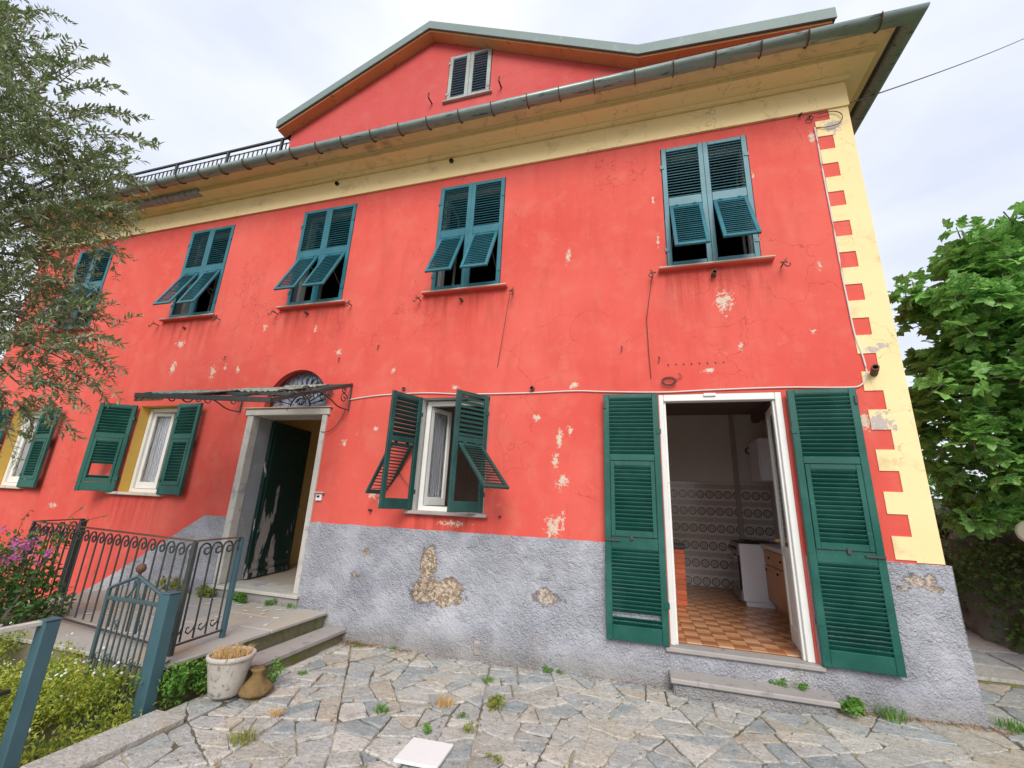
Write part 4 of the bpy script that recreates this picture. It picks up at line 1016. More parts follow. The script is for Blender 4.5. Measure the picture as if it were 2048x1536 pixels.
mb = MB(); mb.box(-.30, .30, -.265, .285, .803, .815, c=.003); mb.tube([(-.2, -.15, .835), (.2, -.15, .835)], .006); mb.tube([(-.2, .15, .835), (.2, .15, .835)], .006); mb.tube([(-.1, -.2, .832), (-.1, .2, .832)], .006); mb.tube([(.1, -.2, .832), (.1, .2, .832)], .006); mb.build('hob', M['black'], stv)
mb = MB(); mb.box(-.309, -.288, -.25, .27, .07, .18, c=.003); mb.build('drawer', M['steel'], stv)
# sink cabinet
cab = empty('sink_cabinet', (1.85, 1.75, .345), 'orange wood kitchen cabinet with white worktop just inside the door', 'cabinet')
mb = MB(); mb.box(-.20, .29, -.55, .46, .10, .76, c=.004); mb.box(-.15, .29, -.53, .45, 0, .10); mb.build('carcass', M['orange_wood'], cab)
for i, (y0, y1) in enumerate(((-.545, -.05), (-.04, .455))):
    mb = MB(); mb.box(-.222, -.202, y0, y1, .11, .56, c=.004); d = mb.build('cabinet_door', M['orange_wood'], cab); mb = MB(); mb.lathe([(0, .02), (.016, .016), (.008, 0)], 10); mb.build('knob', M['black'], d, T((-.222, y1-.08, .50)) @ Matrix.Rotation(R(-90), 4, 'Y'))
    mb = MB(); mb.box(-.222, -.202, y0, y1, .57, .75, c=.004); d = mb.build('drawer', M['orange_wood'], cab); mb = MB(); mb.lathe([(0, .02), (.016, .016), (.008, 0)], 10); mb.build('knob', M['black'], d, T((-.222, (y0+y1)/2, .66)) @ Matrix.Rotation(R(-90), 4, 'Y'))
mb = MB(); mb.box(-.25, .295, -.58, .475, .765, .82, c=.008); mb.build('worktop', M['worktop'], cab)
# boiler cabinet on the wall
bo = empty('wall_cupboard', (1.93, 2.6, 2.03), 'white wall cupboard hanging above the stove in the kitchen', 'cupboard')
mb = MB(); mb.box(-.18, .21, -.25, .3, 0, .62, c=.005); mb.build('case', M['enamel'], bo); mb = MB(); mb.box(-.198, -.182, -.24, .29, .01, .61, c=.003); mb.build('cupboard_door', M['enamel'], bo)

# ------------------------------------------------------------------ fittings on the wall
mb = MB()
cb = [(-3.72, 2.80), (-3.243, 2.85), (-2.585, 2.863), (-2.031, 2.832), (-1.26, 2.825), (-.663, 2.833), (-.346, 2.815), (.264, 2.79), (.767, 2.801), (1.423, 2.807), (1.983, 2.789), (2.118, 2.81), (2.18, 2.919), (2.175, 3.106), (2.143, 3.33), (2.133, 3.716), (2.128, 4.033), (2.13, 4.676), (2.125, 5.333), (2.128, 5.682), (2.125, 5.936)]
def smooth(pts, k=4):
    out = []; P = [Vector(p) for p in pts]
    for i in range(len(P)-1):
        p0, p1, p2, p3 = P[max(i-1, 0)], P[i], P[i+1], P[min(i+2, len(P)-1)]
        for j in range(k):
            t = j/k; out.append(.5*((2*p1)+(-p0+p2)*t+(2*p0-5*p1+4*p2-p3)*t*t+(-p0+3*p1-3*p2+p3)*t**3))
    out.append(P[-1]); return out
mb.tube(smooth([(x, -.012, z) for x, z in cb]), .0075, 6)
mb.build('cable', M['cable'], house)
def hook(x, z, s=1):
    mb = MB(); mb.tube([(x, .01, z), (x, -.10, z)], .008, 5); mb.tube(smooth([(x+s*.03, -.09, z+.04), (x, -.10, z), (x-.005, -.12, z-.05), (x+s*.02, -.13, z-.075), (x+s*.045, -.125, z-.055), (x+s*.045, -.12, z-.03)], 3), .007, 5); mb.box(x-.035, x+.035, -.10, -.086, z-.008, z+.008, c=.002)
    mb.build('hook', M['rust'], house)
for x, z, s in ((.25, 4.21, -1), (1.59, 4.18, 1), (-1.47, 4.16, 1), (-5.25, 4.2, -1), (-3.92, 4.22, 1), (-7.75, 4.2, -1), (-6.40, 4.2, 1), (-2.80, 4.19, -1)): hook(x, z, s)
def stub(x, z, r, l, mat_, y=0, M1=None, name='pipe_stub'):
    mb = MB(); mb.lathe([(0, .01), (r*.7, .01), (r*.7, l), (r, l), (r, 0)], 12); mb.build(name, mat_, house, T((x, y, z)) @ (M1 or Matrix.Rotation(R(90), 4, 'X')))
for x, z, r, l in ((-2.90, 2.93, .025, .02), (-1.17, 2.875, .026, .05), (.905, 4.15, .028, .09), (-2.18, 4.13, .02, .06), (-4.675, 4.15, .02, .06), (-7.12, 4.1, .018, .04), (-3.16, 1.395, .016, .05), (-1.5, 1.40, .016, .02)): stub(x, z, r, l, M['rust'])
stub(2.24, 2.92, .032, .13, M['rust'], -.01, Matrix.Rotation(R(75), 4, 'X') @ Matrix.Rotation(R(-15), 4, 'Y'))
for x, z in ((-2.52, 6.44), (-4.54, 6.43)): stub(x, z, .032, .035, M['black'], -.03, name='vent_hole')
for x, z in ((-1.93, 8.08), (-3.18, 8.09)):
    mb = MB(); mb.tube([(x, GY, z), (x, GY-.14, z-.01), (x+.01, GY-.15, z+.06)], .014, 6); mb.build('bracket_pin', M['rust'], house)
mb = MB(); mb.tube([(.24, -.09, 4.19), (.158, -.03, 3.66), (.165, -.02, 3.29), (.178, -.012, 2.95)], .004, 4); mb.build('hanging_wire', M['wire'], house)
mb = MB(); mb.tube([(-1.478, -.1, 4.144), (-1.627, -.01, 3.166)], .0035, 4); mb.build('hanging_wire', M['wire'], house)
mb = MB(); 
for q in range(3): mb.tube([(.36+(.06+.01*q)*math.cos(t*.7+q), -.02-.012*q, 2.905+(.032+.008*q)*math.sin(t*.7+q)) for t in range(10)], .0045, 5)
mb.tube([(.42, -.02, 2.92), (.50, -.02, 2.95), (.47, -.015, 3.0)], .004, 5); mb.build('wire_coil', M['wire'], house)
mb = MB(); mb.tube([(0+.03*math.cos(t*math.pi/6), 0, .03*math.sin(t*math.pi/6)) for t in range(13)], .007, 6); mb.tube([(0, .05, 0), (0, -.01, .03)], .008, 5); mb.build('eye_bolt', M['rust'], house, T((2.09, -.03, 6.07)))
mb = MB(); mb.tube([(2.0, 0, 6.16), (2.0, -.06, 6.13)], .012, 6); mb.tube(smooth([(2.17, -.03, 6.10), (2.33, -.035, 6.10), (2.40, -.04, 6.02), (2.36, -.035, 5.92), (2.25, -.03, 5.9), (2.14, -.015, 5.93)]), .005, 5); mb.build('wire_anchor', M['wire'], house)
for x in np.arange(.36, .92, .08): mb = MB(); mb.box(x, x+.012, -.012, -.001, 3.10+.004*math.sin(x*30), 3.112); mb.build('nail', M['rust'], house)
for x, z in ((-6.09, 3.5), (-3.37, 3.52), (-3.98, 3.37), (.27, 3.15), (-.13, 3.3)): mb = MB(); mb.tube([(x, 0, z+.05), (x+.01, -.03, z+.04), (x-.005, -.02, z-.02)], .006, 5); mb.build('nail', M['rust'], house)
part('drain_outlet', M['slate'], (-1.70, -1.62, -.085, -.03, .02, .16), c=.02)
# overhead wire to the right
mb = MB(); w0 = Vector((2.50, -.04, 6.17)); w1 = Vector((18, 12.7, 21.6))
mb.tube([w0.lerp(w1, t/24)+Vector((0, 0, -1.2*4*(t/24)*(1-t/24)*.25)) for t in range(25)], .008, 5)
tag(mb.build('overhead_wire', M['wire']), 'thin dark overhead wire running from the house corner into the sky', 'wire')

# ------------------------------------------------------------------ iron canopy over the entrance
can = empty('canopy', (-4.63, 0, 2.95), 'rusty wrought iron canopy frame with broken corrugated roofing above the entrance door', 'canopy')
Lc = T((4.63, 0, -2.95))
WL, WR = Vector((-5.56, -.01, 2.985)), Vector((-3.70, -.01, 3.01)); FL_, FR = Vector((-5.60, -1.36, 2.575)), Vector((-3.72, -1.25, 2.50))
def bar(name, p, q, r=.012, mat_=None, sq=True):
    mb = MB(); d = Vector(q)-Vector(p); mb.box(-r*.5, r*.5, -r, r, 0, d.length, M=T(p) @ d.to_track_quat('Z', 'Y').to_matrix().to_4x4()); return mb.build(name, mat_ or M['iron'], can, Lc)
bar('side_bar', WL, FL_, .022); bar('side_bar', WR, FR, .022); bar('wall_bar', WL, WR, .018); bar('front_bar', FL_, FR, .026)
for t in (.33, .66): bar('purlin', WL.lerp(FL_, t), WR.lerp(FR, t), .018)
for t in (.33, .66): bar('rafter', WL.lerp(WR, t), FL_.lerp(FR, t), .014)
def scroll_c(cx, cz, r, turns, ph, s=1, n=16): return [(cx+s*r*(1-.8*i/n)*math.cos(ph+turns*2*math.pi*i/n), cz+r*(1-.8*i/n)*math.sin(ph+turns*2*math.pi*i/n)) for i in range(n+1)]
for X, W0, F0 in ((-5.56, WL, FL_), (-3.70, WR, FR)):
    mb = MB(); zb = 2.66
    P3 = lambda yz: [(X, y, z) for y, z in yz]
    mb.tube([(X, -.015, 2.99), (X, -.015, zb)], .012, 6)
    mb.tube(smooth(P3([(-.02, zb), (-.22, zb+.0), (-.42, zb+.07), (-.62, zb+.10), (-.85, zb+.03), (-1.15, zb-.02), (-1.28, zb-.12)]), 5), .009, 6)
    for cy, cz, r, sg, ph in ((-.14, 2.79, .075, 1, 0), (-.16, 2.90, .05, -1, 2), (-.52, 2.72, .07, 1, 1), (-.66, 2.70, .06, -1, 0), (-.98, 2.63, .05, 1, 2), (-.40, 2.80, .055, -1, 3)):
        mb.tube(P3(scroll_c(cy, cz, r, 1.3, ph, sg)), .008, 5)
    mb.tube(P3(scroll_c(-.80, 2.70, .075, 1.0, 0, 1, 18)[:1]+[( -.80+.075*math.cos(t*.35), 2.70+.075*math.sin(t*.35)) for t in range(19)]), .009, 6)
    mb.build('scroll_bracket', M['iron'], can, Lc)
def sheet(name, quad, mat_, n=26, amp=.012, th=0):
    a_, b_, c_, d_ = [Vector(q) for q in quad]; mb = MB(); v = []
    for i in range(n+1):
        t = i/n; z = amp*math.sin(i*1.57); j1 = random.uniform(-.03, .03)
        for (p, q, jj) in ((a_, b_, 0), (d_, c_, j1)):
            r_ = p.lerp(q, t); v.append((r_.x, r_.y+jj, r_.z+z))
    mb.add(v, [(2*i, 2*i+2, 2*i+3, 2*i+1) for i in range(n)]); o = mb.build(name, mat_, can, Lc, smooth=True)
    so = o.modifiers.new('solid', 'SOLIDIFY'); so.thickness = .004; return o
def P(u, v, dz=.03): p = WL.lerp(WR, u).lerp(FL_.lerp(FR, u), v); return (p.x, p.y, p.z+dz)
sheet('roof_sheet', (P(.02, .62), P(.42, .60), P(.40, .99), P(.03, .98)), M['corrugated'])
sheet('roof_sheet', (P(.30, .28), P(.82, .30), P(.78, .62), P(.34, .60)), M['corrugated'], 36)
sheet('roof_sheet', (P(.50, .06), P(.86, .06), P(.84, .26), P(.55, .24)), M['corrugated'], 24)
mb = MB(); v = [P(.99, .55, -.015), P(.99, .98, -.02), P(.80, .98, -.03), P(.86, .8, -.02), P(.93, .62, -.02)]; mb.add(v, [(0, 1, 2, 3, 4)]); o = mb.build('torn_sheet', M['rusty_sheet'], can, Lc); o.modifiers.new('solid', 'SOLIDIFY').thickness = .006
mb = MB(); v = [P(.0, .80, -.02), P(.0, 1.0, -.02), P(.22, .995, -.02), P(.2, .97, -.03)]; v2 = [(x, y, z-.075) for x, y, z in v[:2]]
mb.add([P(0, .80, .0), P(0, 1.0, .0), P(0, 1.0, -.075), P(0, .80, -.06)], [(0, 1, 2, 3)]); mb.add([P(0, 1.0, 0), P(.24, 1.0, 0), P(.22, 1.0, -.05), P(0, 1.0, -.075)], [(0, 1, 2, 3)]); o = mb.build('torn_sheet', M['rusty_sheet'], can, Lc); o.modifiers.new('solid', 'SOLIDIFY').thickness = .006
mb = MB(); mb.box(-.2, .2, -.03, .03, -.02, .02, c=.006); mb.build('tube_lamp', M['enamel'], can, Lc @ T(P(.55, .80, -.035)))
mb = MB(); mb.tube(smooth([(-3.74, -.02, 2.66), (-3.8, -.03, 2.5), (-3.92, -.03, 2.38), (-4.05, -.03, 2.36), (-4.08, -.01, 2.40)]), .005, 5); mb.tube([(-4.25, -.45, 2.83), (-4.27, -.46, 2.55)], .004, 4); mb.build('loose_wire', M['wire'], can, Lc)

# ------------------------------------------------------------------ landing and steps
ld = MB(); ld.box(-6.7, -3.56, -1.92, -.02, -.9, .205, c=.01); landing = tag(ld.build('landing', M['mossy']), kind='structure')
xs_ = [-3.51, -3.95, -4.55, -5.1, -5.7, -6.25, -6.72]; ysl = [-.075, -.52, -1.0, -1.45, -1.95]
for i in range(len(xs_)-1):
    off = random.uniform(-.1, .1)
    yy = [ysl[0]]+[q+off*(k != 3) for k, q in enumerate(ysl[1:])]; yy[-1] = -1.95
    if i == 0: yy = [-.075, -.9, -1.95]
    for p, q in zip(yy[:-1], yy[1:]):
        mb = MB(); lx, ly = xs_[i]-xs_[i+1]-.012, p-q-.012
        mb.box(-lx/2, lx/2, -ly/2, ly/2, -.032, 0, c=.006); mb.build('slab', M['landing'], landing, T(((xs_[i]+xs_[i+1])/2, (p+q)/2, .24+random.uniform(-.003, .003))))
for k in range(6):
    mb = MB(); mb.box(-6.72-.28*(k+1), -6.70-.28*k, -1.35, -.05, -1.6, .235-.17*(k+1), c=.01); mb.build('step', M['landing'], landing)
st1 = tag(None or bpy.data.objects.new('x', None)) if False else None
mb = MB(); mb.box(-3.50, -3.24, -1.32, -.07, .055, .10, c=.008); s_ = mb.build('door_step', M['slate']); tag(s_, 'grey slate step slab below the entrance landing', 'step')
mb = MB(); mb.box(-3.49, -3.275, -1.29, -.08, -.1, .0548); mb.build('riser', M['mossy'], s_)
ks = empty('kitchen_step', (.85, -.15, 0), 'low slate doorstep below the kitchen door threshold', 'step')
mb = MB(); mb.box(-.635, .62, -.155, .09, .115, .155, c=.008); mb.build('tread', M['slate'], ks); mb = MB(); mb.box(-.61, .60, -.125, .08, -.1, .114, c=.02); mb.build('riser', M['stucco'], ks)

# ------------------------------------------------------------------ railing round the landing
rl = empty('railing', (-4.6, -1.6, .24), 'rusty dark iron railing with scrolled bar tops round the entrance landing', 'railing')
Lr = T((4.6, 1.6, -.24))
P1, P2, P3r, P4 = Vector((-3.69, -1.76, 1.12)), Vector((-3.74, -1.25, 1.12)), Vector((-6.52, -1.42, 1.125)), Vector((-6.80, -.80, 1.12))
def flat(name, p, q, w=.018, h=.006, mat_=None, par=None, L0=None):
    mb = MB(); d = Vector(q)-Vector(p); mm = T(p) @ Matrix((d.normalized(), Vector((0, 0, 1)).cross(d.normalized()), Vector((0, 0, 1)))).transposed().to_4x4(); mb.box(0, d.length, -w, w, -h, h, M=mm, c=.002); return mb.build(name, mat_ or M['rust'], par or rl, L0 or Lr)
for p, q in ((P2, P1), (P1, P3r), (P3r, P4)): flat('top_rail', p, q)
flat('bottom_rail', (P2.x, P2.y, .31), (P1.x, P1.y, .31), .012, .006, M['iron']); flat('bottom_rail', (P1.x, P1.y, .29), (P3r.x, P3r.y, .29), .012, .006, M['iron'])
def crook(bottom):
    mb = MB(); H = .80
    pts = [(0, 0, .02), (0, 0, H-.07)]+[(-.055+.055*math.cos(t), 0, H-.07+.058*math.sin(t)) for t in np.linspace(.3, math.pi, 7)]
    pts += [(-.11+.036*(1-math.cos(0))+.034-.034*math.cos(t)*(1-.35*(t/5.2)), 0, H-.075-.034*math.sin(t)*(1-.35*(t/5.2))) for t in np.linspace(.2, 5.2, 10)]
    mb.tube(pts, .008, 5)
    if bottom: mb.tube([(0, 0, .13), (.02, 0, .09), (.055, 0, .065), (.085, 0, .085), (.08, 0, .115), (.06, 0, .115)], .007, 5)
    return mb
cb_o = {}
def bars(p, q, n, bottom, z0=.305):
    d = (q-p); ang = math.atan2(d.y, d.x)
    for i in range(n):
        t = (i+.5)/n; pos = p+d*t; mm = Lr @ T((pos.x, pos.y, z0)) @ RZ(ang)
        if bottom not in cb_o: cb_o[bottom] = crook(bottom).build('scroll_bar', M['iron'], rl, mm)
        else: o = cb_o[bottom].copy(); col.objects.link(o); o.parent = rl; o.matrix_basis = mm
bars(P2+(P1-P2)*.04, P1, 4, True); bars(P1+(P3r-P1)*.01, P3r, 20, False); bars(P3r, P4, 4, False)
for p, s_, m in ((P2, .02, M['post']), (P1, .018, M['iron']), (P3r, .014, M['iron']), (P4, .03, M['iron'])):
    mb = MB(); mb.box(p.x-s_, p.x+s_, p.y-s_, p.y+s_, .2, p.z-.008, c=.003); mb.build('post', m, rl, Lr)

# ------------------------------------------------------------------ garden gate, its posts and fence
def post(x, y, h, z0, label, w=.048, d=.048, rz=0):
    e = empty('gate_post', (x, y, z0), label, 'post', 'posts of the garden gate'); e.rotation_euler.z = rz
    mb = MB(); mb.box(-w, w, -d, d, 0, h-z0, c=.006); mb.build('shaft', M['post'], e)
    mb = MB(); mb.box(-w-.004, w+.004, -d-.004, d+.004, h-z0+.0005, h-z0+.008, c=.003); mb.build('cap', M['post'], e)
    mb = MB(); mb.box(-w-.03, -w-.001, -.02, .02, .62*(h-z0), .62*(h-z0)+.12, c=.004); mb.build('hinge', M['iron'], e)
post(-3.54, -1.99, .76, -.1, 'blue green metal post beside the flower pot holding the open gate')
post(-3.46, -2.77, .75, -.1, 'blue green metal post nearest the camera at the garden edge', w=.036, d=.04)
gate = empty('garden_gate', (-3.64, -1.97, 0), 'dark green iron garden gate with pointed top and ball finial, standing open', 'gate')
gate.rotation_euler.z = R(0)
GW = .62
def gb_(name, pts, r, mat_=None, n=6):
    mb = MB(); mb.tube(pts, r, n); return mb.build(name, mat_ or M['post'], gate)
def gflat(name, x0, x1, z0, z1, y=.012):
    mb = MB(); mb.box(x0, x1, -y, y, z0, z1, c=.003); return mb.build(name, M['gate'], gate)
gflat('stile', -.03, 0, -.42, .73); gflat('stile', -GW, -GW+.03, -.42, .73); gflat('cross_rail', -GW+.031, -.031, .645, .675, .01); gflat('cross_rail', -GW+.031, -.031, -.02, .02, .01); gflat('cross_rail', -GW+.031, -.031, -.40, -.36, .01)
gb_('pediment_bar', [(-.01, 0, .73), (-GW/2, 0, .845)], .014, M['gate']); gb_('pediment_bar', [(-GW+.01, 0, .73), (-GW/2, 0, .845)], .014, M['gate'])
mb = MB(); mb.lathe([(0, .0), (.012, 0), (.012, .02), (.028, .03), (.036, .05), (.036, .062), (.028, .082), (.012, .092), (0, .094)], 14); mb.build('finial', M['rust'], gate, T((-GW/2, 0, .85)))
gbm = MB(); gbm.tube([(0, 0, -.36), (0, 0, .645)], .0075, 5); g0 = None
for i in range(1, 9):
    x = -.03-(GW-.06)*i/9
    if g0 is None: g0 = gbm.build('bar', M['gate'], gate); o = g0
    else: o = g0.copy(); col.objects.link(o); o.parent = gate
    o.location.x = x
    gb_('short_bar', [(x, 0, .675), (x, 0, .72+.115*(1-abs(x+GW/2)/(GW/2))-.012)], .006, M['gate'], 5)
for x, z in ((-.16, .46), (-.42, .44), (-.16, .2), (-.42, .2)):
    gb_('scroll', [(x+.0+a_, -.008, z+b_) for a_, b_ in [(p_[0], p_[1]) for p_ in scroll_c(0, .05, .03, 1.2, -1.5, 1, 12)]]+[(x, -.008, z)], .005, M['gate'], 5)
mb = MB(); mb.tube(smooth([(-GW/2-.07, 0, .68), (-GW/2-.03, 0, .74), (-GW/2-.005, 0, .82)], 4), .009, 5); mb.tube(smooth([(-GW/2+.07, 0, .68), (-GW/2+.03, 0, .74), (-GW/2+.005, 0, .82)], 4), .009, 5); mb.build('lyre', M['gate'], gate)
fe = empty('garden_fence', (-3.48, -3.6, -.1), 'low blue green metal fence along the garden edge at left', 'fence')
Lf = T((3.48, 3.6, .1))
flat('top_rail', (-3.47, -2.80, .742), (-3.47, -5.2, .742), .022, .012, M['marble'], fe, Lf); flat('mid_rail', (-3.48, -2.85, .40), (-3.48, -5.2, .40), .014, .01, M['black'], fe, Lf)
for y in np.arange(-3.02, -5.2, -.32):
    mb = MB(); mb.box(-3.495, -3.47, y-.012, y+.012, -.05, .727, c=.003); mb.build('picket', M['post'], fe, Lf)

# ------------------------------------------------------------------ pot, stump, white cover
pot = empty('flower_pot', (-3.205, -1.625, .0), 'weathered white fluted cement pot with dry grass beside the gate post', 'pot')
mb = MB(); mb.lathe([(0, 0), (.135, 0), (.148, .02), (.175, .14), (.205, .29), (.212, .315)], 120, flute=.009, fl_n=40); mb.lathe([(.212, .315), (.226, .322), (.232, .342), (.228, .36), (.214, .366), (.198, .36), (.192, .32), (.185, .28)], 40); mb.build('shell', M['pot'], pot, smooth=True)
mb = MB(); mb.lathe([(0, .315), (.08, .312), (.188, .30)], 24); mb.build('soil', M['soil'], pot)
def blades(n, R_, h, c, mat_, name, parent=None, spread=.5, w=.004, seed=1, M0=None):
    rr = random.Random(seed); mb = MB()
    for i in range(n):
        a_ = rr.uniform(0, 6.283); q = R_*math.sqrt(rr.random()); x, y = c[0]+q*math.cos(a_), c[1]+q*math.sin(a_)
        b_ = rr.uniform(0, 6.283); l = h*rr.uniform(.5, 1.2); s_ = spread*rr.random()*l; ww = w*rr.uniform(.6, 1.3); p = Vector((math.sin(b_), -math.cos(b_), 0))*ww
        r0 = Vector((x, y, c[2])); r1 = r0+Vector((math.cos(b_)*s_*.35, math.sin(b_)*s_*.35, l*.6)); r2 = r0+Vector((math.cos(b_)*s_, math.sin(b_)*s_, l*(.9 if spread < .8 else .75)))
        mb.add([r0-p, r0+p, r1+p*.8, r1-p*.8, r2], [(0, 1, 2, 3), (3, 2, 4)])
    return mb.build(name, mat_, parent, M0)
tag(blades(700, .18, .13, (0, 0, .30), M['dry_grass'], 'dry_grass', pot, 1.1, .0028, 3), kind='stuff')
pot.scale = (.76, .76, .80)
mb = MB(); prof = [(.0, 0), (.155, 0), (.16, .025), (.13, .055), (.085, .09), (.062, .13), (.055, .16), (.068, .18), (.075, .19), (.05, .194), (0, .19)]
mb.lathe(prof, 40); o = mb.build('broken_terracotta_base', M['stump'], smooth=True); o.location = (-3.03, -1.50, .0); o.scale = (.86, .86, .88)
for v in o.data.vertices: q = v.co*9; v.co += Vector((mnoise.noise(q), mnoise.noise(q+Vector((9, 0, 0))), .5*mnoise.noise(q+Vector((0, 7, 0)))))*.03
tag(o, 'mossy brown trumpet shaped terracotta base lying beside the white pot', 'pot base')
o = bpy.data.objects.new('x', None); bpy.data.objects.remove(o)
mb = MB(); mb.box(-.145, .145, -.145, .145, .004, .022, c=.003); o = mb.build('white_cover', M['white_tile']); o.location = (-1.375, -1.765, g(-1.375)+.004); o.rotation_euler = (R(-1.5), 0, R(3)); tag(o, 'square white ceramic tile lying on the paving stones', 'tile')

# ------------------------------------------------------------------ plants
def leaf_cloud(n, centres, size, aspect, seed, fold=.25, shape=None, droop=0., up_bias=0., density=None):
    """centres: list of (x,y,z,rx,ry,rz,weight). returns verts, faces of folded leaves"""
    r = np.random.default_rng(seed); Wt = np.array([c[6] for c in centres]); Wt = Wt/Wt.sum(); idx = r.choice(len(centres), n, p=Wt)
    Cn = np.array([c[:6] for c in centres])[idx]; d = r.normal(size=(n, 3)); d /= np.linalg.norm(d, axis=1)[:, None]; rad = r.random(n)**(1/2.2)
    P = Cn[:, :3]+Cn[:, 3:6]*d*rad[:, None]
    ax = r.normal(size=(n, 3)); ax[:, 2] += up_bias; ax += d*.6; ax[:, 2] -= droop; ax /= np.linalg.norm(ax, axis=1)[:, None]
    nr = r.normal(size=(n, 3)); nr[:, 2] += .9; nr -= (nr*ax).sum(1)[:, None]*ax; nr /= np.linalg.norm(nr, axis=1)[:, None]; sd_ = np.cross(ax, nr)
    L = size*r.uniform(.65, 1.25, n)
    sh = np.array(shape); k = len(sh)   # rows: (along, across, lift)
    V = P[:, None, :]+L[:, None, None]*(sh[None, :, 0:1]*ax[:, None, :]+aspect*sh[None, :, 1:2]*sd_[:, None, :]+sh[None, :, 2:3]*nr[:, None, :])
    return V.reshape(-1, 3), k
def clumps(cents, k, f, seed, squash=.8):
    r = random.Random(seed); out = []
    for c in cents:
        for i in range(max(3, int(k*c[3]/.4))):
            d = Vector((r.gauss(0, 1), r.gauss(0, 1), r.gauss(0, 1))).normalized()*(r.random()**.5); q = c[3]*f*r.uniform(.6, 1.2)
            out.append((c[0]+d.x*c[3], c[1]+d.y*c[4], c[2]+d.z*c[5], q, q, q*squash, q**2.2))
    return out
def cloud_obj(name, mat_, V, k, faces, parent=None, M0=None):
    n = len(V)//k; F = []
    for i in range(n): 
        b_ = i*k; F += [tuple(q+b_ for q in f) for f in faces]
    me = bpy.data.meshes.new(name); me.from_pydata(V.tolist(), [], F); me.materials.append(mat_); return link(name, me, parent, M0)
LANCE = [(0, 0, 0), (.35, .5, .06), (.7, .38, .03), (1, 0, -.03), (.7, -.38, .03), (.35, -.5, .06), (.5, 0, -.02)]
LANCE_F = [(0, 6, 1), (1, 6, 2), (2, 6, 3), (3, 6, 4), (4, 6, 5), (5, 6, 0)]
LANCE4 = [(0, 0, 0), (.45, .5, .05), (1, 0, -.05), (.45, -.5, .05)]; LANCE4_F = [(0, 2, 1), (0, 3, 2)]
FIG = [(0, 0, 0), (.10, .30, .03), (.22, .52, .0), (.36, .30, .06), (.55, .58, -.03), (.68, .22, .06), (.80, .24, .02), (1.0, 0, -.08), (.80, -.24, .02), (.68, -.22, .06), (.55, -.58, -.03), (.36, -.30, .06), (.22, -.52, .0), (.10, -.30, .03), (.40, 0, .0)]
FIG_F = [(i, 14, (i+1)) for i in range(13)]+[(13, 14, 0)]
def ray(px, py): 
    d = rt2*((px-1024)/F_PX)-up2*((py-768)/F_PX)+fw; return d
def at(px, py, dep): p = Vector(C0)+ray(px, py)*dep; return p

# olive tree: trunk outside the frame at left, boughs reaching in
ot = empty('olive_tree', (-5.3, -3.9, -.75), 'grey green olive tree reaching in over the left side of the house', 'tree')
Lo = T((5.3, 3.9, .75))
mb = MB(); mb.tube(smooth([(-5.3, -3.9, -.8), (-5.25, -3.85, 0), (-5.37, -3.8, .9), (-5.2, -3.72, 1.7), (-5.15, -3.6, 2.5)], 4), .17, 9, r2=.10)
limbs = []
blobs = []   # (px, py, depth, radius)
BL = [(-60, 90, 3.3, .62), (20, 190, 3.3, .48), (70, 300, 3.2, .50), (-30, 330, 3.1, .55), (130, 340, 3.3, .36), (60, 430, 3.2, .50), (150, 430, 3.3, .34), (-50, 480, 3.0, .45), (100, 520, 3.3, .30), (-20, 700, 3.0, .42), (60, 660, 3.2, .40), (120, 660, 3.2, .32), (40, 770, 3.1, .30), (130, 720, 3.3, .28), (-120, 250, 3.2, .8), (-200, 550, 3.2, .9), (-160, 60, 3.6, .9), (-80, 620, 3.3, .30), (195, 380, 3.4, .24), (215, 330, 3.4, .18), (180, 680, 3.4, .18), (-40, 850, 3.1, .25)]
cents = []
for px, py, dp, r_ in BL:
    p = at(px, py, dp); cents.append((p.x, p.y, p.z, r_, r_, r_*.85, r_**2.3)); limbs.append(p)
hub = Vector((-5.15, -3.6, 2.5))
for p in limbs:
    m_ = hub.lerp(p, .5)+Vector((random.uniform(-.15, .15), random.uniform(-.15, .15), .2)); mb.tube(smooth([hub, m_, p], 4), .024, 6, r2=.004)
mb.build('trunk', M['bark'], ot, Lo)
ocl = clumps(cents, 14, .36, 3); r6 = random.Random(12); OV = []; wts = [c[6] for c in ocl]; mbo = MB()
def set_leaf(p, ax, L, aspect, shape, r_, upn=.9):
    ax = ax.normalized(); nr = Vector((r_.gauss(0, .6), r_.gauss(0, .6), upn)); nr = nr-ax*nr.dot(ax); nr.normalize(); sd_ = ax.cross(nr); return [(p+L*(a_*ax+aspect*b_*sd_+c_*nr))[:] for a_, b_, c_ in shape]
for c in r6.choices(ocl, wts, k=1900):
    d = Vector((r6.gauss(0, 1), r6.gauss(0, 1), r6.gauss(0, 1))).normalized(); q = Vector(c[:3])+d*c[3]*r6.random()**.4; di = (d*.8+Vector((r6.gauss(0, .6), r6.gauss(0, .6), r6.gauss(-.05, .6)))).normalized(); ln = r6.uniform(.18, .34)
    pts = [q, q+di*ln*.5+Vector((0, 0, .01)), q+di*ln+Vector((0, 0, -.03*r6.random()))]; mbo.tube(pts, .0028, 3, cap=False, r2=.0012); nl = int(ln/.0125)
    for i in range(nl):
        t = (i+.5)/nl; p = pts[0].lerp(pts[1], t*2) if t < .5 else pts[1].lerp(pts[2], t*2-1); o_v = Vector((r6.gauss(0, 1), r6.gauss(0, 1), r6.gauss(.15, 1))); o_v = (o_v-di*o_v.dot(di)).normalized(); OV += set_leaf(p, di*.75+o_v*.85, r6.uniform(.04, .064)*(1-.35*(t > .9)), .27, LANCE, r6)
V1 = np.array(OV); tag(mbo.build('twigs', M['twig'], ot, Lo), kind='stuff')
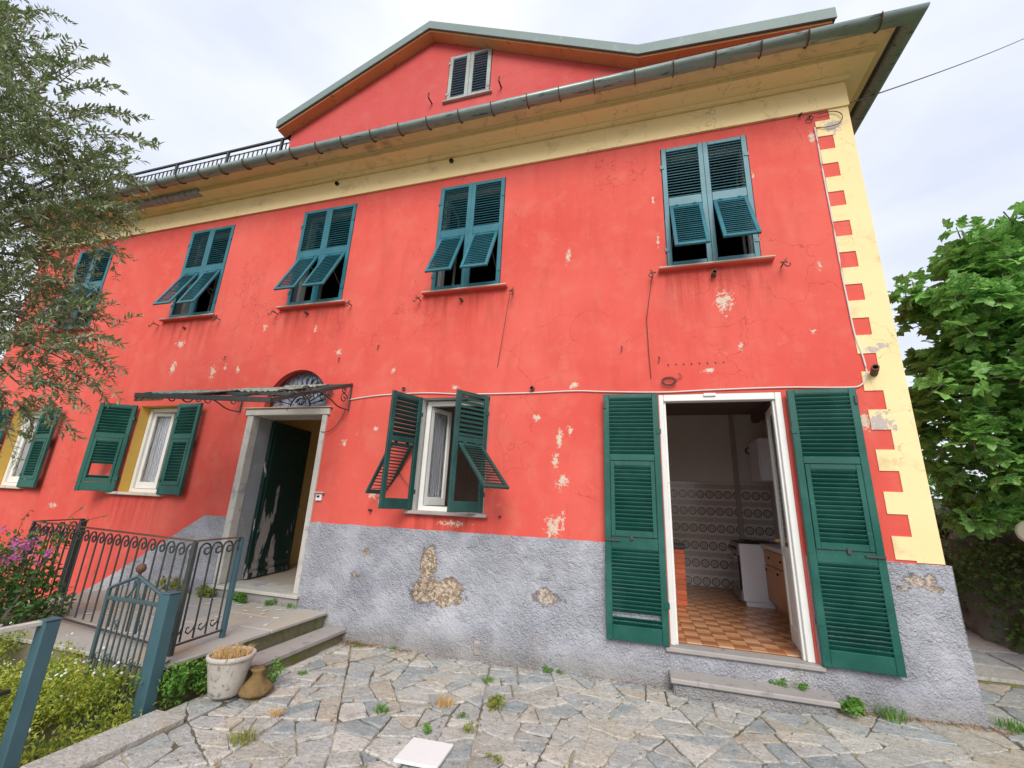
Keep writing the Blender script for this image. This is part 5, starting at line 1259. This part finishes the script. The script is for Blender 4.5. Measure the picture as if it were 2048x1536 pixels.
# leafy sprigs sticking out of the outline
SPR = [((20, 120), (60, 25)), ((10, 70), (15, 10)), ((60, 200), (165, 85)), ((100, 160), (215, 120)), ((110, 190), (245, 180)), ((90, 250), (235, 230)), ((170, 270), (322, 292)), ((150, 230), (300, 240)), ((150, 330), (270, 300)), ((170, 380), (275, 360)), ((180, 400), (275, 440)), ((170, 430), (265, 470)), ((130, 470), (215, 505)), ((90, 560), (205, 600)), ((130, 620), (232, 640)), ((130, 680), (246, 690)), ((140, 700), (252, 745)), ((120, 740), (245, 800)), ((80, 760), (180, 820)), ((60, 790), (160, 880)), ((30, 800), (70, 880)), ((0, 780), (20, 860)), ((100, 700), (225, 720)), ((60, 130), (150, 130)), ((150, 440), (235, 410)), ((110, 640), (200, 610)), ((160, 350), (255, 330))]
mbt = MB(); SV = []
rr = random.Random(5)
def leaf_verts(p, ax, L, aspect, shape):
    ax = ax.normalized(); nr = Vector((rr.gauss(0, .5), rr.gauss(0, .5), 1)); nr = (nr-ax*nr.dot(ax)).normalized(); sd_ = ax.cross(nr); return [p+L*(a_*ax+aspect*b_*sd_+c_*nr) for a_, b_, c_ in shape]
for rep in range(3):
    for (a_, b_) in SPR:
        dp = rr.uniform(3.05, 3.6); j = lambda: rr.uniform(-14, 14)*(rep > 0)
        p0 = at(a_[0]+j(), a_[1]+j(), dp); p1 = at(b_[0]+j()-18*rep, b_[1]+j(), dp+rr.uniform(-.15, .15)); mid = p0.lerp(p1, .55)+Vector((0, 0, .05)); pts = smooth([p0, mid, p1], 8); mbt.tube(pts, .004, 4, r2=.0015)
        n = 40
        for i in range(n):
            t = i/(n-1); q = pts[min(int(t*(len(pts)-1)), len(pts)-2)]; d = (pts[min(int(t*(len(pts)-1))+1, len(pts)-1)]-q).normalized()
            o_v = Vector((rr.gauss(0, 1), rr.gauss(0, 1), rr.gauss(.2, 1))); ax = d*.7+(o_v-d*o_v.dot(d)).normalized()*.9; SV += [tuple(v) for v in leaf_verts(q, ax, rr.uniform(.04, .065), .28, LANCE)]
tag(mbt.build('twigs', M['twig'], ot, Lo), kind='stuff')
tag(cloud_obj('crown', M['olive_leaf'], np.vstack([V1, np.array(SV)]), 7, LANCE_F, ot, Lo), kind='stuff')

# fig tree at right
ft = empty('fig_tree', (5.6, 2.4, 1.2), 'large leafy fig tree rising above the rock bank at right', 'tree')
Lg = T((-5.6, -2.4, -1.2))
mb = MB(); mb.tube(smooth([(5.6, 2.4, .8), (5.5, 2.3, 1.6), (5.7, 2.2, 2.4), (5.6, 2.1, 3.2)], 4), .15, 9, r2=.09)
FB = [(1850, 600, 4.7, .42), (1930, 540, 4.7, .50), (2020, 500, 4.6, .55), (1870, 640, 4.6, .36), (1960, 640, 4.5, .55), (2060, 620, 4.4, .7), (1930, 760, 4.5, .50), (2020, 760, 4.4, .60), (1910, 850, 4.6, .42), (1980, 880, 4.5, .52), (2050, 900, 4.4, .55), (1900, 930, 4.8, .36), (1970, 980, 4.8, .42), (2050, 1000, 4.6, .45), (2150, 560, 4.5, 1.0), (2200, 800, 4.5, 1.0), (2000, 470, 4.8, .28), (2045, 450, 4.8, .30), (1885, 720, 4.6, .36), (1830, 590, 4.7, .22), (1870, 800, 4.7, .2), (2140, 480, 4.8, .6), (1930, 1000, 4.9, .3), (2010, 1030, 4.8, .32), (1835, 625, 4.7, .2), (1815, 600, 4.75, .14), (1905, 575, 4.75, .3), (1860, 870, 4.8, .2)]
fc = []; hubf = Vector((5.6, 2.1, 3.0))
for px, py, dp, r_ in FB:
    p = at(px, py, dp); fc.append((p.x, p.y, p.z, r_, r_, r_*.85, r_**2.2)); m_ = hubf.lerp(p, .5)+Vector((0, 0, .15)); mb.tube(smooth([hubf, m_, p], 4), .04, 6, r2=.008)
mb.build('trunk', M['bark'], ft, Lg)
r7 = random.Random(23); FV = []; fcl = clumps(fc, 11, .45, 4, .7); mbf = MB()
for c in r7.choices(fcl, [q[6] for q in fcl], k=760):
    d = Vector((r7.gauss(0, 1), r7.gauss(0, 1), r7.gauss(.2, 1))).normalized(); tip = Vector(c[:3])+Vector((d.x*c[3], d.y*c[4], d.z*c[5]))*r7.random()**.35; di = (d+Vector((0, 0, .5))).normalized()
    mbf.tube([tip-di*.16-d*.06, tip-di*.08-d*.03, tip-di*.02], .007, 5, r2=.004); n = r7.randint(8, 15); a0 = r7.uniform(0, 6.28)
    e1 = di.cross(Vector((.3, .2, 1))).normalized(); e2 = di.cross(e1)
    for i in range(n):
        a_ = a0+i*2.4; out = e1*math.cos(a_)+e2*math.sin(a_); h = i/n; L = r7.uniform(.11, .215)*(.65+.35*(1-h)); base = tip-di*.12*(1-h)+out*L*.35; ax = out*1.0+di*(.15+.8*h)+Vector((0, 0, -.35*(1-h))); FV += set_leaf(base, ax, L, .95, FIG, r7, 1.1)
V2 = np.array(FV); tag(mbf.build('twigs', M['twig'], ft, Lg), kind='stuff')
tag(cloud_obj('crown', M['fig_leaf'], V2, 15, FIG_F, ft, Lg), kind='stuff')
# ivy and dark growth on the bank
ic = []
for i in range(46):
    y = random.uniform(.6, 8.5); z = random.uniform(1.0, 2.3); x = 4.25+.25*z/2+random.uniform(-.15, .15); ic.append((x, y, z, .34, .4, .3, 1))
for i in range(20):
    zz = random.uniform(.35, 1.3); ic.append((4.12+.1*zz+random.uniform(-.05, .1), random.uniform(1.2, 6), zz, .14, .28, .22, .35))
V3, k = leaf_cloud(8500, ic, .062, .8, 31, shape=LANCE4, droop=.5)
tag(cloud_obj('ivy', M['ivy_leaf'], V3, 4, LANCE4_F), 'dark ivy hanging over the rock bank under the fig tree', 'ivy', kind='stuff')
# background tree beyond the passage
def bg_tree(name, loc, R_, H, label, seed, n=5200, mat_=None):
    e = empty(name, loc, label, 'tree', 'trees behind the passage'); mb = MB(); mb.tube([(0, 0, -.3), (.1, 0, H*.35), (0, .1, H*.75)], .18, 8, r2=.06); r2 = random.Random(seed); c = []
    for i in range(26):
        a_ = r2.uniform(0, 6.28); q = R_*r2.uniform(.2, .85); z = H*r2.uniform(.3, .95); q *= math.sin(min(1, (1.08-z/H)*1.9)*1.57); c.append((q*math.cos(a_), q*math.sin(a_), z, R_*.34, R_*.34, R_*.28, 1)); mb.tube([(0, 0, z*.55), (q*.8*math.cos(a_), q*.8*math.sin(a_), z)], .04, 5, r2=.01)
    mb.build('trunk', M['bark'], e); V, k = leaf_cloud(n, c, .17, .5, seed, shape=LANCE4); tag(cloud_obj('crown', mat_ or M['shrub_leaf'], V, 4, LANCE4_F, e), kind='stuff')
bg_tree('background_tree', (5.6, 9.0, 1.0), 1.9, 3.6, 'bushy green tree far back beside the passage behind the fig', 41, mat_=M['fig_leaf'])
bg_tree('background_tree', (8.4, 7.0, 2.0), 2.2, 3.8, 'tall dark tree far right behind the fig crown', 43)
# round cream plate on the bank at the frame edge
mb = MB(); mb.lathe([(0, .03), (.08, .03), (.105, .02), (.115, 0), (0, 0)], 28); pp = at(2060, 1065, 4.35); o = mb.build('round_plate', simple('cream_enamel', (.72, .68, .52), .5), None, T(pp) @ Matrix.Rotation(R(-90), 4, 'Y') @ Matrix.Rotation(R(30), 4, 'X')); tag(o, 'round cream plate on the bank at the right frame edge', 'plate')
mb = MB(); mb.tube([(.0, 0, 0), (.05, 0, -.4), (.25, 0, -.9)], .012, 6); mb.build('stem', M['iron'], o, T((0, 0, 0)) @ Matrix.Rotation(R(90), 4, 'Y') if False else Matrix())

# bougainvillea at left
bv = empty('bougainvillea', (-5.7, -2.1, -.5), 'bougainvillea shrub with magenta flowers growing against the railing', 'shrub')
Lb = T((5.7, 2.1, .5))
bc = []; bf = []
for px, py, dp, r_ in [(20, 1180, 4.1, .30), (70, 1200, 4.2, .26), (-40, 1150, 4.0, .35), (40, 1130, 4.2, .24), (90, 1150, 4.3, .16), (0, 1240, 4.0, .28), (60, 1240, 4.2, .22), (100, 1215, 4.3, .16), (-100, 1200, 4.1, .4), (25, 1090, 4.3, .14), (110, 1090, 4.4, .10), (70, 1080, 4.4, .08), (130, 1070, 4.4, .07)]:
    p = at(px, py, dp); bc.append((p.x, p.y, p.z, r_, r_, r_*.9, r_**2.2))
for px, py, dp, r_, w_ in [(38, 1105, 4.0, .10, 1), (55, 1085, 4.1, .07, .7), (20, 1120, 4.0, .06, .5), (30, 1085, 4.05, .05, .4), (95, 1105, 4.1, .04, .3), (0, 1120, 4.0, .06, .4), (75, 1120, 4.05, .04, .25), (5, 1060, 4.1, .03, .15), (65, 1062, 4.1, .03, .2), (-40, 1100, 4.0, .1, .6)]:
    p = at(px, py, dp); bf.append((p.x, p.y, p.z, r_, r_, r_, w_))
mb = MB(); base = Vector((-5.75, -2.1, -.7))
for c in bc: q = Vector(c[:3]); mb.tube(smooth([base, base.lerp(q, .5)+Vector((.05, 0, .2)), q], 4), .014, 5, r2=.004)
for a_, b_ in (((60, 1090), (215, 1030)), ((80, 1100), (170, 1010)), ((30, 1080), (60, 1020)), ((40, 1090), (95, 1040)), ((100, 1090), (180, 1060))): mb.tube(smooth([at(*a_, 4.3), at((a_[0]+b_[0])/2, (a_[1]+b_[1])/2-8, 4.35), at(*b_, 4.4)], 5), .003, 4)
mb.build('stems', M['twig'], bv, Lb)
V4, k = leaf_cloud(2600, bc, .062, .55, 51, shape=LANCE4); SV = []
for a_, b_ in (((60, 1090), (215, 1030)), ((80, 1100), (170, 1010)), ((30, 1080), (60, 1020)), ((40, 1090), (95, 1040)), ((100, 1090), (180, 1060))):
    for i in range(9): q = at(a_[0]+(b_[0]-a_[0])*i/8, a_[1]+(b_[1]-a_[1])*i/8, 4.36); SV += [tuple(v) for v in leaf_verts(q, Vector((rr.gauss(0, 1), rr.gauss(0, 1), rr.gauss(0, 1))), .05, .5, LANCE4)]
tag(cloud_obj('foliage', M['shrub_leaf'], np.vstack([V4, np.array(SV)]), 4, LANCE4_F, bv, Lb), kind='stuff')
V5, k = leaf_cloud(190, bf, .032, .9, 52, shape=LANCE4); tag(cloud_obj('flowers', M['magenta'], V5, 4, LANCE4_F, bv, Lb), kind='stuff')

# daisy ground cover in the bed left of the yard
gc = []; fl = []
r3 = random.Random(9)
for i in range(170):
    x = r3.uniform(-6.4, -3.42); y = r3.uniform(-4.6, -1.95)
    if -4.35 < x < -3.6 and -2.75 < y < -2.1: hgt = -.22+.18*r3.random()
    else: hgt = -.02-.07*max(0, -4.4-x)+.25*mnoise.noise((x*1.3, y*1.3, 0))
    if x > -3.75: hgt = min(hgt, -.05)
    gc.append((x, y, hgt, .22, .22, .15, 1))
for i in range(34): gc.append((r3.uniform(-5.3, -3.85), r3.uniform(-2.9, -2.05), r3.uniform(-.1, .16), .16, .14, .12, .8))
# climbing mass on the far side, below the railing
for i in range(46):
    x = r3.uniform(-6.2, -3.75); y = r3.uniform(-2.25, -1.95); gc.append((x, y, r3.uniform(-.3, .24), .17, .10, .12, .9))
for i in range(20):
    x = r3.uniform(-3.7, -3.5); y = r3.uniform(-2.6, -1.95); gc.append((x, y, r3.uniform(-.25, .0), .07, .14, .09, .25))
V6, k = leaf_cloud(50000, gc, .034, .40, 61, shape=LANCE4, up_bias=.5)
tag(cloud_obj('ground_cover', M['cover_leaf'], V6, 4, LANCE4_F), 'tangled green ground cover filling the garden bed left of the yard', 'ground cover', kind='stuff')
DAISY = [(0, 0, 0)]+[(.5*math.cos(i*math.pi/4), .5*math.sin(i*math.pi/4), .05) for i in range(8)]
fl = [(c[0], c[1], c[2]+.13, .2, .2, .06, 1) for c in gc if c[0] < -3.7]
V7, k = leaf_cloud(900, fl, .019, 1, 62, shape=DAISY, up_bias=.0)
tag(cloud_obj('daisies', M['petal'], V7, 9, [(0, i, i % 8+1) for i in range(1, 9)]), 'small white daisies dotted over the garden bed', 'flowers', kind='stuff')
# green growth between pot and landing
gc2 = [(-3.52+random.uniform(-.07, .12), -1.75+random.uniform(-.25, .30), random.uniform(.0, .2), .08, .10, .07, 1) for i in range(16)]+[(-2.99, -1.36, .12, .06, .05, .1, .6)]
V8, k = leaf_cloud(1500, gc2, .035, .5, 63, shape=LANCE4, up_bias=.4); tag(cloud_obj('creeper', M['weed_leaf'], V8, 4, LANCE4_F), 'green creeper growing between the white pot and the landing', 'creeper', kind='stuff')

def weed(x, y, z, size, label, mat_='weed_leaf', n=60, kind='leaf', seed=0):
    e = empty('weed', (x, y, z), label, 'weed', 'weeds in the paving')
    if kind == 'grass': blades(int(n*1.6), size*.75, size*.85, (0, 0, 0), M[mat_], 'blades', e, 1.5, .0026, seed+100)
    else:
        rw = random.Random(seed+7); cl = [(rw.gauss(0, size*.5), rw.gauss(0, size*.4), size*rw.uniform(.15, .6), size*.32, size*.32, size*.22, rw.uniform(.4, 1)) for _ in range(6)]
        V, k = leaf_cloud(int(n*2.2), cl, size*.30, .62, seed+200, shape=LANCE, up_bias=.45); cloud_obj('leaves', M[mat_], V, 7, LANCE_F, e)
        mb = MB(); rq = random.Random(seed)
        for i in range(5): mb.tube([(0, 0, 0), (rq.uniform(-.4, .4)*size, rq.uniform(-.4, .4)*size, size*.7)], .002, 4)
        mb.build('stem', M['weed_leaf'], e)
WD = [(-2.98, -.17, .05, 'low green weed where the slate step meets the plinth', 'weed_leaf', 40, 'leaf'), (-2.60, -.12, .05, 'small weed at the plinth foot, second from the slate step', 'weed_leaf', 36, 'leaf'),
 (-1.38, -.50, .07, 'spreading weed in the paving nearest the plinth drain', 'weed_leaf', 40, 'grass'), (-1.14, -.95, .10, 'upright yellow green weed in the middle of the yard', 'olive_weed', 70, 'leaf'), (-.88, -.09, .07, 'bright leafy weed at the plinth foot left of the green kitchen shutter', 'weed_leaf', 60, 'leaf'),
 (-1.55, -1.08, .09, 'dry orange brown grass tuft in the middle paving joints', 'dry_grass', 70, 'grass'), (-1.50, -1.50, .06, 'round leafed weed just behind the white tile', 'weed_leaf', 50, 'leaf'), (-1.34, -1.22, .045, 'small dark green weed between dry tuft and upright weed', 'weed_leaf', 30, 'leaf'), (-1.95, -1.36, .07, 'low grass in the joint left of the white tile', 'weed_leaf', 50, 'grass'),
 (-1.22, -1.40, .06, 'reddish yellow weed right of the white tile', 'olive_weed', 40, 'leaf'), (-.91, -1.68, .05, 'tiny yellow weed at the lower frame edge right of the white tile', 'olive_weed', 30, 'leaf'), (1.62, -.17, .13, 'big bright leafy weed at the right end of the kitchen doorstep', 'weed_leaf', 90, 'leaf'), (1.86, -.13, .14, 'feathery weed leaning on the plinth right of the kitchen doorstep', 'weed_leaf', 60, 'grass'),
 (2.66, -.05, .11, 'grass tuft at the foot of the house corner', 'weed_leaf', 70, 'grass'), (3.2, .35, .08, 'grass tuft beside the passage step at the right edge', 'olive_weed', 60, 'grass'), (-2.28, -.35, .035, 'tiny weed in the paving in front of the plinth left', 'weed_leaf', 20, 'leaf'), (-2.98, -1.02, .05, 'weed along the front edge of the slate step', 'weed_leaf', 40, 'leaf'), (-3.12, -1.30, .08, 'weed at the near end of the slate step above the brown base', 'weed_leaf', 60, 'leaf'),
 (-2.55, -2.05, .10, 'mixed dry and green tuft in the wide joint before the edge stones', 'olive_weed', 60, 'grass'), (-2.62, -1.70, .06, 'dry tuft in the joint right of the brown terracotta base', 'dry_grass', 40, 'grass')]
for i, (x, y, s_, lab, m_, n, kd) in enumerate(WD): weed(x, y, g(x), s_, lab, m_, n, kd, i)
jg = MB(); r5 = random.Random(15)
for poly in flags:
    c = centroid(poly)
    if c[1] < -2.7 or r5.random() > .30: continue
    i0 = r5.randrange(len(poly)); p, q = poly[i0], poly[(i0+1) % len(poly)]
    for i in range(r5.randint(6, 22)):
        t = r5.random(); x, y = p[0]+(q[0]-p[0])*t, p[1]+(q[1]-p[1])*t; b_ = r5.uniform(0, 6.28); l = r5.uniform(.008, .03); r0 = Vector((x, y, g(x)-.004)); w_ = Vector((math.sin(b_), -math.cos(b_), 0))*.0016; tip = r0+Vector((math.cos(b_)*l*.8, math.sin(b_)*l*.8, l)); jg.add([r0-w_, r0+w_, tip], [(0, 1, 2)], r5.choice((0, 0, 1)))
tag(jg.build('joint_grass', [M['olive_weed'], M['dry_grass']]), 'sparse short grass sprouting along the paving joints', 'grass', kind='stuff')
LWD = [(-5.30, -.13, .16, 'bushy yellow green weed left under the entrance sill', 'olive_weed', 110), (-4.78, -.16, .12, 'bright green weed in the middle under the entrance sill', 'weed_leaf', 90), (-4.33, -.13, .09, 'thin weed under the right part of the entrance sill', 'weed_leaf', 40), (-4.03, -.12, .08, 'small weed at the foot of the right door jamb', 'weed_leaf', 24), (-5.95, -.12, .2, 'tall mossy weed against the plinth left of the door', 'olive_weed', 60)]
for i, (x, y, s_, lab, m_, n) in enumerate(LWD): weed(x, y, .24, s_, lab, m_, n, 'leaf', 40+i)
for i, (x, lab) in enumerate(((1.10, 'left one of two small weeds on the kitchen doorstep'), (1.27, 'right one of two small weeds on the kitchen doorstep'))): weed(x, -.10, .155, .06, lab, 'weed_leaf', 60, 'leaf', 60+i)
# litter: dry needles along the plinth, petals on the landing
mb = MB(); r4 = random.Random(4)
for i in range(900):
    x = r4.choice((r4.uniform(-3.2, .2), r4.uniform(1.5, 2.6), r4.uniform(-3.2, -2.4))); y = -.075-abs(r4.gauss(0, .05)); z = g(x)+r4.uniform(.003, .014); a_ = r4.uniform(0, 6.28); l = r4.uniform(.012, .04)
    d = Vector((math.cos(a_), math.sin(a_), 0))*l; w_ = Vector((-math.sin(a_), math.cos(a_), 0))*.0018; p = Vector((x, y, z)); mb.add([p-w_, p+d-w_, p+d+w_+Vector((0, 0, .004)), p+w_+Vector((0, 0, .003))], [(0, 1, 2, 3)])
for i in range(260):
    p = Vector((-3.2+r4.uniform(-.25, .3), -.13-abs(r4.gauss(0, .08)), .104 if False else g(-3.2)+r4.uniform(.01, .05))); a_ = r4.uniform(0, 6.28); d = Vector((math.cos(a_), math.sin(a_), .3))*.035; w_ = Vector((-math.sin(a_), math.cos(a_), 0))*.0018; mb.add([p-w_, p+d-w_, p+d+w_, p+w_], [(0, 1, 2, 3)])
for i in range(420):
    x, y = r4.uniform(-3.0, 3.2), r4.uniform(-2.6, -.1); a_ = r4.uniform(0, 6.28); l = r4.uniform(.008, .028); p = Vector((x, y, g(x)+.008)); d = Vector((math.cos(a_), math.sin(a_), .2))*l; w_ = Vector((-math.sin(a_), math.cos(a_), .1))*l*.28; mb.add([p-w_, p+d, p+w_, p-d*.3], [(0, 1, 2, 3)])
tag(mb.build('dry_litter', M['rusty_sheet']), 'dry brown litter gathered along the foot of the plinth', 'litter', kind='stuff')
mb = MB()
for i in range(26):
    p = Vector((r4.uniform(-6, -3.55), r4.uniform(-1.5, -.15), .2445)); a_ = r4.uniform(0, 3.14); mb.box(-.03, .03, -.012, .012, 0, .004, M=T(p) @ RZ(a_))
tag(mb.build('white_scraps', M['petal']), 'small white scraps scattered on the landing slabs', 'litter', kind='stuff')
